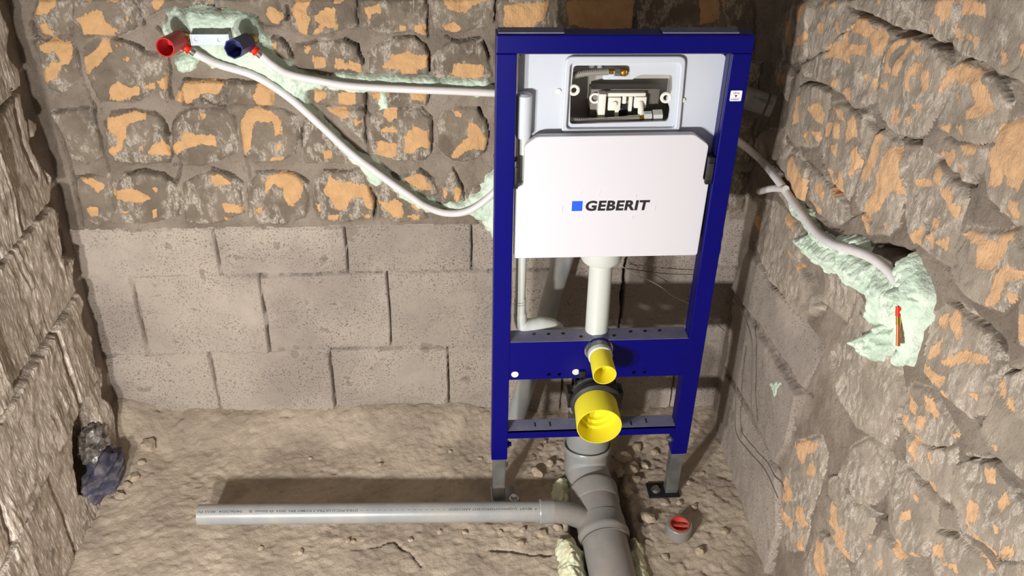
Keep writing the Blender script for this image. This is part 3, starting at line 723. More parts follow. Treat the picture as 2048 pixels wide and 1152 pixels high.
sl = fl.U+.10*fl.V+.012*fbm(fl.U*9, fl.V*9, 2, 30)
rib = np.abs(fbm(sl*95, fl.V*8, 2, 31)); rib2 = fbm(sl*40, fl.V*4, 3, 33)
patch = sstep(fbm(fl.U*9, fl.V*9, 2, 35), -.25, .1)
fl.H += np.where(fl.L > 0, (.0050*rib+.0035*rib2)*patch, 0)
for k in range(1, 6): fl.groove([(-1.1, zs[k]), (-.3, zs[k]+.004*math.sin(k)), (.24, zs[k])], .0055, .014)
fl.groove(lf([(40,130),(52,215),(70,300),(95,360)]), .012, .03)
fl.groove([(.20, 1.05), (.17, .95), (.19, .86)], .012, .025)
fl.pit(HOLE, .11, .008)
fl.pit([(.20, .62), (.30, .60), (.30, .80), (.23, .78)], .012)
wall_left = fl.build('wall_left', 'mortar')

# ------------------------------------------------------------------ floor
ff = Field(-1.1, 0.72, -1.25, 0.36, 0.0045, lambda U, V, H: np.stack([U, V, H], -1), 11)
U, V = ff.U, ff.V
ff.H += .012*fbm(U*4, V*4, 3, 41)+.004*fbm(U*16, V*13, 4, 42)+.004*fbm(U*60, V*60, 4, 43, .65)-.003*sstep(fbm(U*22, V*30, 3, 48), .28, .42)
rubb = np.exp(-(((U-.30)/.24)**2+((V-.0)/.22)**2))
ff.H += rubb*(.022*(.3-np.abs(fbm(U*34, V*34, 4, 44))))
ff.H += .045*sstep(V, .20, .345)*(1-sstep(U, -.1, .1)*.6)+.05*sstep(-U, .86, 1.02)*sstep(V, .0, .25)
ff.H += .018*sstep(V, .05, .3)*(1-sstep(U, -.2, .0))
tr = sstep(.082+.015*fbm(U*20, V*20, 2, 46)-np.abs(U-.277), 0, .022)*sstep(.10-V, 0, .03)
ff.H -= .075*tr
for fx, fy in ((.02, .03), (.465, .025)):
    k = np.exp(-(((U-fx)/.06)**2+((V-fy)/.06)**2)**2); ff.H = ff.H*(1-k)-.001*k
ff.groove([tuple(at(x, y, 2, 0)[:2]) for x, y in ((740,1095),(765,1090),(785,1083),(800,1090),(820,1105),(840,1135))], .005, .012)
ff.groove([tuple(at(x, y, 2, 0)[:2]) for x, y in ((980,1105),(1020,1103),(1060,1112),(1100,1112))], .005, .012)
floor = ff.build('floor', 'floor')

# ------------------------------------------------------------------ foam
def foam(name, poly, plane, h, label=None, parent=None, mat='foam', seed=1, sink=.004, step=.0022, group=None, cat='foam'):
    uv = {'b': bk, 'r': rt, 'f': lambda p: [tuple(at(x, y, 2, .02)[:2]) for x, y in p]}[plane](poly)
    P = np.asarray(uv); us = np.arange(P[:, 0].min()-.02, P[:, 0].max()+.02, step); vs2 = np.arange(P[:, 1].min()-.02, P[:, 1].max()+.02, step)
    U, V = np.meshgrid(us, vs2)
    Uw = U+.010*fbm(U*45, V*45, 3, seed+3); Vw = V+.010*fbm(U*45, V*45, 3, seed+8)
    sd = sdpoly(Uw, Vw, uv)
    H = (h+.004)*(np.clip(sd, 0, .03)/.03)**.55*(1+.5*fbm(U*24, V*24, 2, seed+9))+h*.55*np.abs(fbm(U*60, V*60, 3, seed+5))*sstep(sd, -.006, .010)
    H = H-sink-np.clip(-sd, 0, .02)*2.2
    if plane == 'b': X = np.stack([U, YB-.001-H, V], -1)
    elif plane == 'r': X = np.stack([XR-.001-H, U, V], -1)
    else: X = np.stack([U, V, .008+H], -1)
    ny, nx = U.shape; idx = np.arange(nx*ny).reshape(ny, nx)
    F = np.stack([idx[:-1, :-1], idx[:-1, 1:], idx[1:, 1:], idx[1:, :-1]], -1).reshape(-1, 4)
    keep = (sd > -.011).ravel()[F].all(1)
    o = link(name, mesh_from_grid(name, X.reshape(-1, 3), F[keep], {}), mat, parent)
    if label: put(o, label, cat, group)
    return o
f1 = foam('spray_foam', [(335,25),(350,18),(362,28),(400,22),(440,28),(480,28),(510,35),(515,55),(530,75),(545,105),(570,125),(610,150),(650,160),(640,178),(605,182),(620,210),(645,245),(640,250),(610,225),(575,195),(540,172),(500,150),(450,135),(425,138),(400,118),(375,110),(340,85),(330,60),(340,45)], 'b', .012,
     'pale green spray foam packed around the red and blue pipe ends', seed=2)
foam('foam_drip', [(352,117),(370,107),(388,120),(385,136),(365,148),(352,140)], 'b', .016, parent=f1, seed=5)
foam('spray_foam', [(645,160),(680,151),(720,158),(780,155),(830,158),(880,162),(930,160),(978,165),(982,178),(960,194),(920,188),(870,182),(800,178),(740,182),(690,186),(655,176)], 'b', .010,
     'strip of pale green spray foam along the upper white tube', 'b' and None, seed=9)
foam('spray_foam', [(645,243),(700,300),(740,322),(765,345),(805,372),(845,392),(865,408),(885,420),(850,424),(800,396),(768,362),(742,372),(730,352),(700,322),(665,288)], 'b', .009,
     'strip of pale green spray foam along the lower slanting white tube', seed=13)
foam('spray_foam', [(1020,325),(1000,340),(968,368),(956,388),(930,405),(885,412),(930,430),(958,438),(975,465),(1000,480),(1020,470)], 'b', .012,
     'pale green spray foam at the left edge of the blue frame', seed=17)
foam('spray_foam', [(759,206),(765,188),(773,188),(779,205),(779,219),(759,221)], 'b', .008, 'tiny pale green foam splat just below the upper white tube', seed=19)
foam('spray_foam', [(1578,393),(1592,393),(1602,420),(1618,435),(1630,462),(1655,475),(1668,488),(1672,502),(1650,502),(1625,482),(1608,457),(1583,427),(1576,405)], 'r', .010,
     'thin strip of green foam along the tube on the right wall', seed=21)
foam('spray_foam', [(1592,477),(1610,470),(1635,485),(1660,498),(1672,515),(1676,530),(1660,547),(1645,537),(1625,522),(1605,497),(1595,492)], 'r', .018,
     'lumpy green foam blob below the tube, left of the large foam mass', seed=23)
f3 = foam('spray_foam', [(1675,475),(1700,475),(1735,498),(1705,508),(1740,525),(1785,552),(1800,515),(1815,505),(1840,540),(1850,560),(1855,610),(1847,640),(1832,660),(1827,700),(1815,727),(1790,730),(1788,705),(1800,690),(1796,650),(1770,655),(1745,650),(1735,625),(1740,600),(1720,582),(1690,567),(1680,547),(1688,520),(1668,500)], 'r', .020,
     'large pale green foam mass on the right wall', seed=27)
foam('foam_bulge', [(1795,580),(1815,560),(1842,575),(1848,610),(1828,640),(1806,622),(1798,600)], 'r', .034, parent=f3, seed=29)
foam('foam_bulge', [(1720,682),(1745,658),(1775,648),(1787,668),(1787,697),(1767,720),(1740,717),(1723,702)], 'r', .032, parent=f3, seed=31)
foam('spray_foam', [(1540,766),(1553,756),(1570,763),(1570,776),(1561,787),(1553,800),(1546,782)], 'r', .010, 'small green foam dab alone on the right wall concrete', seed=33)
foam('spray_foam', [(1112,1072),(1150,1072),(1165,1100),(1172,1175),(1125,1175),(1112,1110)], 'f', .026, 'yellowish foam lump left of the large grey pipe, bottom edge', mat='foam2', seed=35)
foam('spray_foam', [(1262,1065),(1285,1080),(1295,1120),(1305,1180),(1280,1180),(1262,1110)], 'f', .018, 'yellowish foam strip in the trench right of the large grey pipe', mat='foam2', seed=37)
foam('spray_foam', [(1105,958),(1130,950),(1142,970),(1150,1000),(1120,1008),(1102,985)], 'f', .022, 'dusty foam lump between the frame leg and the large grey pipe', mat='foam2', seed=39)

# ------------------------------------------------------------------ toilet frame
fr_ = empty('toilet_frame', (.25, .02, 0), 'tall dark blue steel toilet mounting frame on zinc legs', 'frame')
ZB, ZT = .15, 1.23
def part(b, name, mat, parent=None, **k): return b.out(name, mat, parent, **k)
for x0 in (0.0, .46):
    p = part(B().box((x0, 0, ZB), (x0+.04, .042, 1.1935), .0018), 'post', 'blue', fr_, smooth=False)
    xi = x0+.04 if x0 == 0 else x0
    part(B().box((xi-.0008, .014, .2), (xi+.0008, .021, 1.19)), 'slot', 'dark', p, smooth=False)
tr_ = part(B().box((0, -.0004, 1.194), (.5, .042, ZT), .0018), 'top_rail', 'blue', fr_, smooth=False)
for x0, x1 in ((.004, .13), (.32, .47)):
    part(B().box((x0, .006, ZT-.0005), (x1, .040, ZT+.0035), .001), 'top_pad', 'bluein', tr_, smooth=False)
part(B().box((.012, .004, ZT-.001), (.03, .007, ZT+.0006)), 'slit', 'dark', tr_, smooth=False)
part(B().box((.47, .004, ZT-.001), (.488, .007, ZT+.0006)), 'slit', 'dark', tr_, smooth=False)
hx = [tuple(at(x, y, 1, 0)[[0, 2]]) for x, y in ((1098, 749), (1119, 749), (1268, 745), (1289, 744))]
bigh = [tuple(at(x, y, 1, 0)[[0, 2]]) for x, y in ((1030, 750), (1152, 745))]
loops = [[(.04, .405), (.46, .405), (.46, .513), (.04, .513)]]+[circ(x, z, .0048) for x, z in hx]+[circ(x, z, .0102) for x, z in bigh]+[circ(.249, .486, .034, 32)]
cb = xz_plate('crossbeam', loops, 0.0, .003, 'blue', fr_)
part(B().box((.04, 0.0005, .510), (.46, .05, .5135), .0012), 'upper_flange', 'bluein', cb, smooth=False)
part(B().box((.04, 0.0005, .4045), (.46, .03, .4075), .001), 'lower_flange', 'blue', cb)
for x, y in ((1068,668),(1097,668),(1126,667),(1162,673),(1228,671),(1261,663),(1290,662),(1319,661)):
    c = at(x, y, 2, .5138); part(B().prof((c[0], c[1], .5136), (0, 0, 1), [(0, .0042), (.0004, .0042), (.0004, 0)], 14), 'bolt_hole', 'dark', cb)
for i, (x, z) in enumerate(bigh):
    part(B().prof((x, .008, z), (0, -1, 0), [(0, .0098), (.004, .0098), (.0065, .0085), (.0065, 0)], 20), 'plug', 'white', cb)  # white disc added for the bright white surface seen through the hole
for x, z in hx:
    part(B().prof((x, .012, z), (0, -1, 0), [(-.02, .0044), (0, .0044), (0, 0)], 12), 'threaded_nut', 'zinc', cb)
lr = part(B().box((.04, 0, .220), (.46, .003, .2425)).box((.04, 0, .2395), (.46, .045, .2425)).box((.04, .042, .220), (.46, .045, .2425)), 'lower_rail', 'blue', fr_, smooth=False)
part(B().box((.0405, .003, .2426), (.4595, .044, .2431)), 'dusty_top', 'bluein', lr, smooth=False)
for x, y in ((1070,849),(1100,848),(1262,846),(1292,841)):
    c = at(x, y, 2, .2432); part(B().box((c[0]-.0018, c[1]-.008, .2428), (c[0]+.0018, c[1]+.008, .2434)), 'slot', 'dark', lr, smooth=False)
for x0, sgn in ((.0045, 1), (.4625, -1)):
    lg = part(B().box((x0, .007, .004), (x0+.033, .037, .19), .003), 'leg', 'zinc', fr_, smooth=False)
    xm = x0+.0165
    if sgn > 0: fp = part(B().box((x0-.004, .0, 0), (x0+.055, .055, .005), .001), 'foot_plate', 'zinc', lg); bx_ = at(1028, 997, 2, .006)
    else: fp = part(B().box((x0-.045, -.004, 0), (x0+.037, .048, .006), .001), 'foot_plate', 'dark', lg); bx_ = at(1311, 980, 2, .006)
    part(B().prof((bx_[0], bx_[1], .004), (0, 0, 1), [(0, .013), (.003, .013), (.003, .0085), (.011, .0085), (.012, .006), (.012, 0)], 12), 'anchor_bolt', 'steel', lg, auto=20)
    xi = x0+.0365 if sgn > 0 else x0-.0035
    part(B().prof((xi, .02, .185), (sgn, 0, 0), [(0, .009), (.004, .009), (.004, .006), (.010, .006), (.010, 0)], 8), 'clamp_screw', 'zinc' if sgn < 0 else 'blue', lg, auto=20)
# level sticker
st = xz_plate('level_sticker', [rrect(.4682, 1.0968, .4916, 1.1188, .0022)], -.0006, .0006, 'sticker', fr_)
put(st, 'white sticker reading 1,0 m')
def letter(s, x, z, w, h, y, mat, parent, bold=0.0, shear=0.0, name='lettering', space=1.0):
    me = fit(text_mesh(s, .02, bold, shear, .0001, space), w, h)
    remap(me, lambda c: np.stack([x+c[:, 0], y-c[:, 2], z+c[:, 1]], -1))
    return link(name, me, mat, parent)
letter('1,0 m', .4735, 1.1115, .0128, .0042, -.0008, 'black_ink', st, .0003)
part(B().prism([(.4768, 1.1094), (.4828, 1.1094), (.4798, 1.1046)], 1, -.0009, -.0006), 'arrow_mark', 'black_ink', st, smooth=False)
part(B().box((.4712, -.0008, 1.1034), (.4886, -.0006, 1.1037)), 'level_line', 'grey_ink', st, smooth=False)
part(B().box((.4702, -.0008, 1.0994), (.4722, -.0006, 1.1013)), 'logo_square', 'blue_ink', st, smooth=False)
letter('GEBERIT', .4732, 1.0994, .0148, .0019, -.0008, 'black_ink', st, .0004)

# ------------------------------------------------------------------ cistern
ci = empty('cistern', (.25, .06, .73), 'milky white concealed cistern hung inside the blue frame', 'cistern')
OPEN = rpoly([(.157, 1.155), (.270, 1.155), (.273, 1.124), (.292, 1.136), (.358, 1.1355), (.362, 1.100), (.350, 1.086), (.362, 1.064), (.361, 1.036), (.156, 1.031), (.154, 1.094)], .008)
body = rpoly([(.047, 1.178), (.463, 1.178), (.463, .76), (.047, .76)], .014)
tk = xz_plate('tank_front', [body, OPEN], .046, .006, 'tank', ci)
part(B().box((.049, .052, 1.170), (.461, .150, 1.1765)).box((.049, .052, .762), (.055, .150, 1.170)).box((.455, .052, .762), (.461, .150, 1.170)).box((.055, .052, .762), (.455, .150, .768)), 'tank_body', 'tank', ci, smooth=False)
part(B().box((.055, .1440, .768), (.455, .150, 1.170)).box((.135, .052, 1.012), (.140, .144, 1.170)).box((.378, .052, 1.012), (.383, .144, 1.170)).box((.14, .052, 1.008), (.378, .144, 1.013)), 'tank_inside', 'tankin', ci, smooth=False)
of = xz_plate('opening_frame', [rpoly([(.139, 1.176), (.380, 1.176), (.386, 1.012), (.138, 1.012)], .016), rpoly([(.1495, 1.1625), (.370, 1.1625), (.375, 1.0235), (.1485, 1.0235)], .009)], .037, .008, 'tank', ci, .0025)
# boss block hanging at the top of the opening
part(B().box((.224, .086, 1.110), (.290, .12, 1.150), .004), 'inlet_block', 'tank', ci)
part(B().prof((.335, .1438, 1.117), (0, -1, 0), [(0, .014), (.002, .013), (.002, 0)], 24), 'inner_disc', 'greyp', ci)
for x, y in ((1117, 182), (1366, 200)):
    c = at(x, y, 1, .045); part(B().prof((c[0], .046, c[2]), (0, -1, 0), [(0, .0055), (.003, .005), (.004, .0035), (.004, 0)], 16), 'boss', 'cream', ci)
for x, y in ((1148, 180), (1332, 195)):
    c = at(x, y, 1, .048)
    b = B(); n = 24
    ring = [(c[0]+.0088*math.cos(2*math.pi*i/n), .048, c[2]+.0088*math.sin(2*math.pi*i/n)) for i in range(n+1)]
    b.tube(ring, .0036, 8); part(b, 'eyelet', 'cream', ci)
# flush pipe flange below the tank, panel
pan = [(.0615, .998), (.0865, 1.0175), (.412, 1.0195), (.4445, .996), (.4425, .917), (.4565, .913), (.4545, .731), (.0450, .731), (.0430, .908), (.0615, .908)]
cp = xz_plate('cover_panel', [rpoly(pan, .007)], .014, .014, 'white', ci, .002)
put(cp, 'smooth white cover panel with black lettering')
part(B().box((.166, .0133, .8468), (.1885, .014, .8702)), 'logo_square', 'blue_ink', cp, smooth=False)
letter('GEBERIT', .1955, .8462, .1385, .0246, .0138, 'black_ink', cp, .0008, .10, space=1.08)
for x0, z0, x1, z1 in ((.186, .896, .181, .882), (.226, .895, .219, .880), (.183, .835, .181, .826), (.300, .834, .2995, .824), (.302, .886, .3015, .874), (.347, .862, .345, .842), (.146, .862, .146, .840)):
    part(B().tube([(x0, .0140, z0), ((x0+x1)/2, .0136, (z0+z1)/2), (x1, .0140, z1)], [.0005, .0011, .0004], 6), 'film_crease', 'film', cp)
for x0, x1, z0, z1 in ((.0405, .0490, .905, .968), (.445, .4600, .910, .972)):
    cl = part(B().box((x0, .004, z0), (x1, .030, z1), .0015), 'side_clip', 'dark', fr_)
    part(B().box((x0+.001, .0015, z0+.012), (x1-.002, .006, z0+.05), .0008), 'clip_tongue', 'rubber', cl)
# valve block inside the opening
vb = part(B().box((.205, .100, 1.016), (.350, .135, 1.086), .002), 'valve_block', 'greyp', ci)
part(B().box((.228, .088, 1.074), (.318, .104, 1.0815), .001), 'top_bar', 'cream', vb)
part(B().box((.2185, .078, 1.028), (.2335, .102, 1.083), .0015), 'lever', 'cream', vb)
part(B().box((.240, .084, 1.045), (.266, .102, 1.073), .001), 'push_plate', 'cream', vb)
part(B().box((.295, .084, 1.050), (.320, .102, 1.074), .001), 'push_plate', 'cream', vb)
part(B().prof((.252, .086, 1.060), (0, -1, 0), [(0, .0065), (.006, .006), (.007, .004), (.007, 0)], 18), 'push_pin', 'cream', vb)
part(B().tube([(.308, .086, 1.062), (.308, .076, 1.050), (.3075, .070, 1.032)], [.0062, .0065, .006], 14), 'push_pin', 'cream', vb)
part(B().box((.256, .086, 1.030), (.264, .100, 1.048), .001).box((.284, .086, 1.040), (.291, .100, 1.074), .001).box((.270, .088, 1.058), (.278, .1, 1.074), .001), 'clip_leg', 'cream', vb)
part(B().box((.267, .094, 1.020), (.283, .1005, 1.055), .002), 'dark_gap', 'dark', vb)
bring = [(.213+.0095*math.cos(2*math.pi*i/20), .096, 1.068+.0095*math.sin(2*math.pi*i/20)) for i in range(21)]
part(B().tube(bring, .0026, 8), 'ring', 'cream', vb)
def hose(px, y, r):
    return spline([at(a, b_, 1, y) for a, b_ in px], 6)
h1 = part(B().tube(hose([(1128, 166), (1143, 154), (1165, 147), (1195, 144), (1217, 143)], .070, 0), .0072, 12), 'braided_hose', 'braid', ci)
c = at(1217, 143, 1, .07)
part(B().prof(c, (1, 0, 0), [(-.002, 0), (-.002, .0062), (.010, .0062), (.010, .0045), (.012, .0045)], 6), 'brass_nipple', 'brass', h1, auto=20)
part(B().prof(c+np.array([.0115, 0, 0]), (1, 0, 0), [(0, 0), (0, .0098), (.011, .0098), (.011, 0)], 8), 'steel_nut', 'steel', h1, auto=20)
part(B().prof(c+np.array([.023, 0, 0]), (1, 0, 0), [(0, 0), (0, .009), (.012, .010), (.017, .007), (.017, 0)], 16), 'brass_elbow', 'brass', h1)
part(B().prof(c+np.array([.032, -.006, 0]), (0, -1, 0), [(0, .0065), (.005, .0065), (.006, .003), (.006, 0)], 16), 'brass_screw', 'brass', h1)
h2 = part(B().tube(hose([(1120, 236), (1140, 240), (1180, 242), (1230, 240), (1262, 237), (1278, 236)], .066, 0), .0068, 12), 'braided_hose', 'braid', ci)
c = at(1278, 236, 1, .066)
part(B().prof(c, (1, 0, .03), [(-.002, 0), (-.002, .006), (.007, .006), (.007, .004), (.010, .004)], 14), 'brass_nipple', 'brass', h2)
part(B().prof(c+np.array([.010, .004, .002]), (1, 0, .03), [(0, 0), (0, .011), (.016, .0115), (.016, 0)], 8), 'white_nut', 'milky', h2, auto=20)
part(B().prof(c+np.array([.029, .004, .003]), (1, 0, .03), [(0, 0), (0, .0135), (.019, .0135), (.019, 0)], 6), 'white_nut', 'milky', h2, auto=20)
# conduit down the left side
cd = part(B().tube([(.0590, .032, 1.104), (.0590, .032, 1.100), (.0590, .032, 1.016), (.0592, .032, 1.010)], [.011, .0165, .0165, .0145], 24), 'conduit', 'tank', ci)
part(B().tube([(.0610, .040, 1.014), (.0645, .045, .86), (.0650, .050, .70), (.0650, .055, .60)], [.0135, .0135, .0122, .0118], 20), 'conduit_pipe', 'milky', cd)
for z in (.600, .593, .586): part(B().prof((.0655, .056, z), (0, 0, -1), [(0, .0115), (.001, .0135), (.005, .0135), (.006, .0115)], 20), 'conduit_ring', 'milky', cd)
part(B().tube(spline([(.0655, .056, .585), (.0665, .057, .555), (.072, .060, .525), (.095, .066, .515), (.125, .075, .512), (.152, .085, .498), (.165, .09, .485)], 6), [.0135]*6+[.0155]*6+[.0175]*6+[.0185]*6+[.0175]*6+[.015]*7, 20), 'conduit_foot', 'milky', cd)
# flush pipe
fp_ = empty('flush_pipe', (.247, .05, .5), 'white plastic flush pipe between cistern and upper crossbeam', 'pipe')
part(B().prof((.2475, .065, .740), (0, 0, -1), [(0, .048), (.034, .048), (.044, .043), (.050, .031)], 40), 'collar', 'milky', fp_)
part(B().tube([(.2475, .055, .70), (.248, .045, .505), (.2485, .040, .492)], [.0268, .0268, .0268], 32), 'pipe', 'milky', fp_)
part(B().prof((.249, .035, .487), (0, -1, 0), [(0, .030), (.041, .030), (.050, .0275), (.050, .022)], 32), 'outlet_ring', 'zinc', fp_)
part(B().prof((.249, -.012, .486), (0, -1, 0), [(0, .0285), (.014, .0285), (.016, .026), (.016, .02)], 32), 'seal', 'milky', fp_)
yc = empty('protective_cap', (.249, -.06, .485), 'small yellow cap on the flush outlet of the crossbeam', 'cap')
part(B().prof((.249, -.024, .4855), (0, -1, -.05), [(0, .0258), (.064, .0272), (.066, .0268), (.066, .0252), (.020, .0235), (.020, 0)], 40), 'cap_shell', 'yellow', yc)
part(B().box((.267, -.005, .414), (.272, .0, .424)), 'black_tab', 'dark', fr_, smooth=False)
_t = part(B().prof((.282, .002, .4225), (0, -1, 0), [(0, .0065), (.003, .0065), (.003, 0)], 18), 'yellow_plug', 'yellow', fr_)
part(B().box((.205, -.006, .410), (.2215, .003, .428), .001), 'bracket_tab', 'dark', fr_)
# ------------------------------------------------------------------ waste bend with yellow cap
wb = empty('waste_bend', (.25, .07, .3), 'black rubber waste bend clamped behind the big yellow cap', 'pipe bend')
zc = .342
part(B().prof((.250, .024, zc), (0, -1, -.04), [(0, .052), (.006, .060), (.014, .060), (.018, .057), (.030, .057), (.034, .0615), (.046, .0615), (.050, .056), (.052, .05)], 40), 'sleeve', 'rubber', wb)
bend = [(.250, .045+.0*0, zc)]+[(.252+.008*math.sin(a), .045+.055*math.sin(a), zc-.06+.06*math.cos(a)) for a in np.linspace(0, math.pi/2, 8)]
part(B().tube([Vector(p) for p in bend]+[Vector((.261, .10, zc-.08))], .054, 36), 'bend', 'rubber', wb)
for s in (-1, 1):
    b = B(); x = .250+s*.062
    b.box((x-.006, -.004, zc-.008), (x+.006, .034, zc+.018), .002).box((x-.009*(s > 0)-.003*(s < 0), .002, zc-.03), (x+.003*(s > 0)+.009*(s < 0), .012, zc+.01), .001)
    part(b, 'clamp_lug', 'dark', wb)
b = B()
for i in range(9):
    a = math.radians(20+i*17.5); b.box((.250+.060*math.cos(a)-.003, .008, zc+.060*math.sin(a)-.003), (.250+.060*math.cos(a)+.003, .028, zc+.060*math.sin(a)+.003), .001)
part(b, 'clamp_ribs', 'dark', wb)
bc = empty('protective_cap', (.247, -.07, .34), 'large yellow cap on the waste outlet, wide open cup', 'cap')
part(B().prof((.2485, -.004, zc-.001), (-.03, -1, -.03), [(.025, .0515), (.094, .0530), (.096, .0525), (.096, .0508), (.050, .0490), (.050, .040), (.040, .040), (.040, .030), (.030, .030), (.030, 0)], 56), 'cap_shell', 'yellow', bc)
part(B().box((.2462, -.066, zc+.012), (.2474, -.044, zc+.026)), 'mould_rib', 'yellow', bc, smooth=False)

# ------------------------------------------------------------------ drains
sp = empty('soil_pipe', (.262, .0, 0), 'large grey drain pipe with branch running from the frame to the front', 'pipe')
X0, Y0 = .261, .10
part(B().prof((X0, Y0, .275), (0, 0, -1), [(0, .048), (0, .0565), (.165, .0565)], 48), 'upper_pipe', 'pvc', sp)
part(B().prof((X0, Y0, .102), (0, -.22, -1), [(0, .054), (0, .0615), (.004, .0632), (.012, .0632), (.016, .0605), (.072, .0600), (.078, .0575), (.110, .0570)], 48), 'socket', 'pvc', sp)
el = [(X0, Y0-.012, .07), (X0, Y0-.022, .048), (X0+.001, Y0-.038, .034), (X0+.003, Y0-.065, .03), (X0+.006, Y0-.11, .026)]
part(B().tube(spline(el, 6), .0565, 40), 'elbow', 'pvc', sp)
ax = Vector((.045, -1, -.10)).normalized(); P0 = Vector((X0+.005, .004, .034))
yb = part(B().prof(P0, ax, [(0, .052), (0, .0600), (.004, .0625), (.010, .0635), (.016, .0620), (.050, .0612), (.053, .0590), (.104, .0585), (.107, .0610), (.140, .0615), (.145, .0645), (.156, .0650), (.160, .0625), (.168, .0620), (.168, .052)], 48), 'branch_fitting', 'pvcd', sp)
for d_ in (0.0, .1665): part(B().prof(P0+ax*d_, ax, [(-.001, .055), (-.001, .0605), (.0035, .0605)], 48), 'gap_ring', 'rubber', sp)  # dark rings stand in for the shaded gaps at the joints
part(B().prof((X0, Y0, .105), (0, -.22, -1), [(0, .056), (0, .0590), (.004, .0590)], 48), 'gap_ring', 'rubber', sp)  # dark ring painting the shade in the gap above the socket
part(B().prof(P0+ax*.155, ax, [(0, .0560), (.60, .0560), (.60, .05)], 48), 'lower_pipe', 'pvcd', sp)
A, Bp = Vector((.150, -.106, .072)), P0+ax*.115
part(B().tube([A, A+Vector((.012, -.001, -.001)), A+(Bp-A)*.3+Vector((.006, .006, 0)), Bp], [.0285, .0285, .028, .029], 32), 'side_arm', 'pvcd', yb)
so = Vector((-.716, -.080, .078)); se = Vector((.150, -.106, .072)); sdv = (se-so).normalized()
part(B().prof(se-sdv*.036, sdv, [(0, .026), (0, .0300), (.003, .0310), (.006, .0300), (.034, .0300), (.038, .028)], 36), 'side_socket', 'pvc', yb)
wp = empty('waste_pipe', tuple(so), 'thin grey pipe lying across the floor, joined to the branch', 'pipe')
L_ = (se-so).length-.012
pipe = part(B().prof(so, sdv, [(.004, .0212), (0, .0215), (0, .0250), (L_, .0250)], 48), 'pipe', 'pvc', wp)
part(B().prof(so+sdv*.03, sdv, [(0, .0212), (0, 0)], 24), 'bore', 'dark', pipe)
def wrap_print(s, d0, d1, h, ang, parent, r=.02515):
    """printed line along the pipe, reading from the far end back (upside down in the photo)"""
    me = fit(text_mesh(s, .02, .0002, 0, 0.0), abs(d1-d0), h)
    yax = sdv.cross(Vector((0, 0, 1))).normalized(); zax = yax.cross(sdv).normalized()
    def fn(c):
        dd = d1-c[:, 0]; th = ang-(c[:, 1]-h/2)/r*1.0
        a = np.asarray(so)[None]+dd[:, None]*np.asarray(sdv)[None]
        # yax points to the viewer, zax up
        return a+r*(np.cos(th)[:, None]*np.asarray(yax)[None]+np.sin(th)[:, None]*np.asarray(zax)[None])
    remap(me, fn)
    return link('lettering', me, 'grey_ink', parent)
_k = .866/690.0
def dpx(px): return (px-400)*(.1362+.716)/(1090-400)
TH = math.radians(62)
for s, a, b_ in (('DYKA PVC-U', 663, 713), ('ULTRA 3 KOMO', 596, 660), ('BRL 2023', 555, 592), ('\u00d8 50mm  B', 502, 549), ('04/06/2024', 444, 488), ('00:53 PV', 402, 437), ('- - - - - - - - - - - - - - -', 718, 885), ('BEVAT  U GEWICHTSPROCENT AAN LOOD', 891, 1056), ('<- *', 1062, 1079)):
    wrap_print(s, dpx(a), dpx(b_), .0056 if '- - -' not in s else .0008, TH, pipe)
# slanting pipe behind the frame
dp = empty('drain_pipe', (.08, .28, .05), 'slanting grey pipe against the wall behind the frame', 'pipe')
d0, d1 = Vector(at(1022, 868, 1, .272)), Vector(at(1128, 512, 1, .272))
dd = (d1-d0).normalized()
dpp = part(B().tube([d0-dd*.06, d0, d1, d1+dd*.25], .0262, 32), 'pipe', 'pvc', dp)
# pipe stub at the right wall
ps = empty('pipe_stub', tuple(at(1548, 214, 0, .62)), 'short grey pipe stub poking out beside the top right post', 'pipe')
s0, s1 = Vector(at(1470, 188, 1, .235)), Vector(at(1546, 213, 1, .205))
sv = (s1-s0).normalized()
stp = part(B().prof(s0-sv*.06, sv, [(0, .0250), ((s1-s0).length+.06, .0250), ((s1-s0).length+.06, .0215), ((s1-s0).length+.02, .0212), ((s1-s0).length+.02, 0)], 40), 'pipe', 'pvcd', ps)
part(B().prof(s1-sv*.018, sv, [(0, .0252), (.004, .0253), (.005, .0252)], 40), 'saw_mark', 'grey_ink', stp)
me = fit(text_mesh('\u00d8 50mm', .02, .0002, 0, 0.0), .042, .0085)
_t0 = (Vector(CAM)-s1); _t0 = (_t0-sv*_t0.dot(sv)).normalized(); _b0 = sv.cross(_t0).normalized()
if _b0.z < 0: _b0 = -_b0
def fnp(c):
    dd_ = -.006-c[:, 0]; th = .25-(c[:, 1]-.004)/.0252
    return np.asarray(s1)[None]+dd_[:, None]*np.asarray(sv)[None]+.0252*(np.cos(th)[:, None]*np.asarray(_t0)[None]+np.sin(th)[:, None]*np.asarray(_b0)[None])
link('lettering', remap(me, fnp), 'grey_ink', stp)

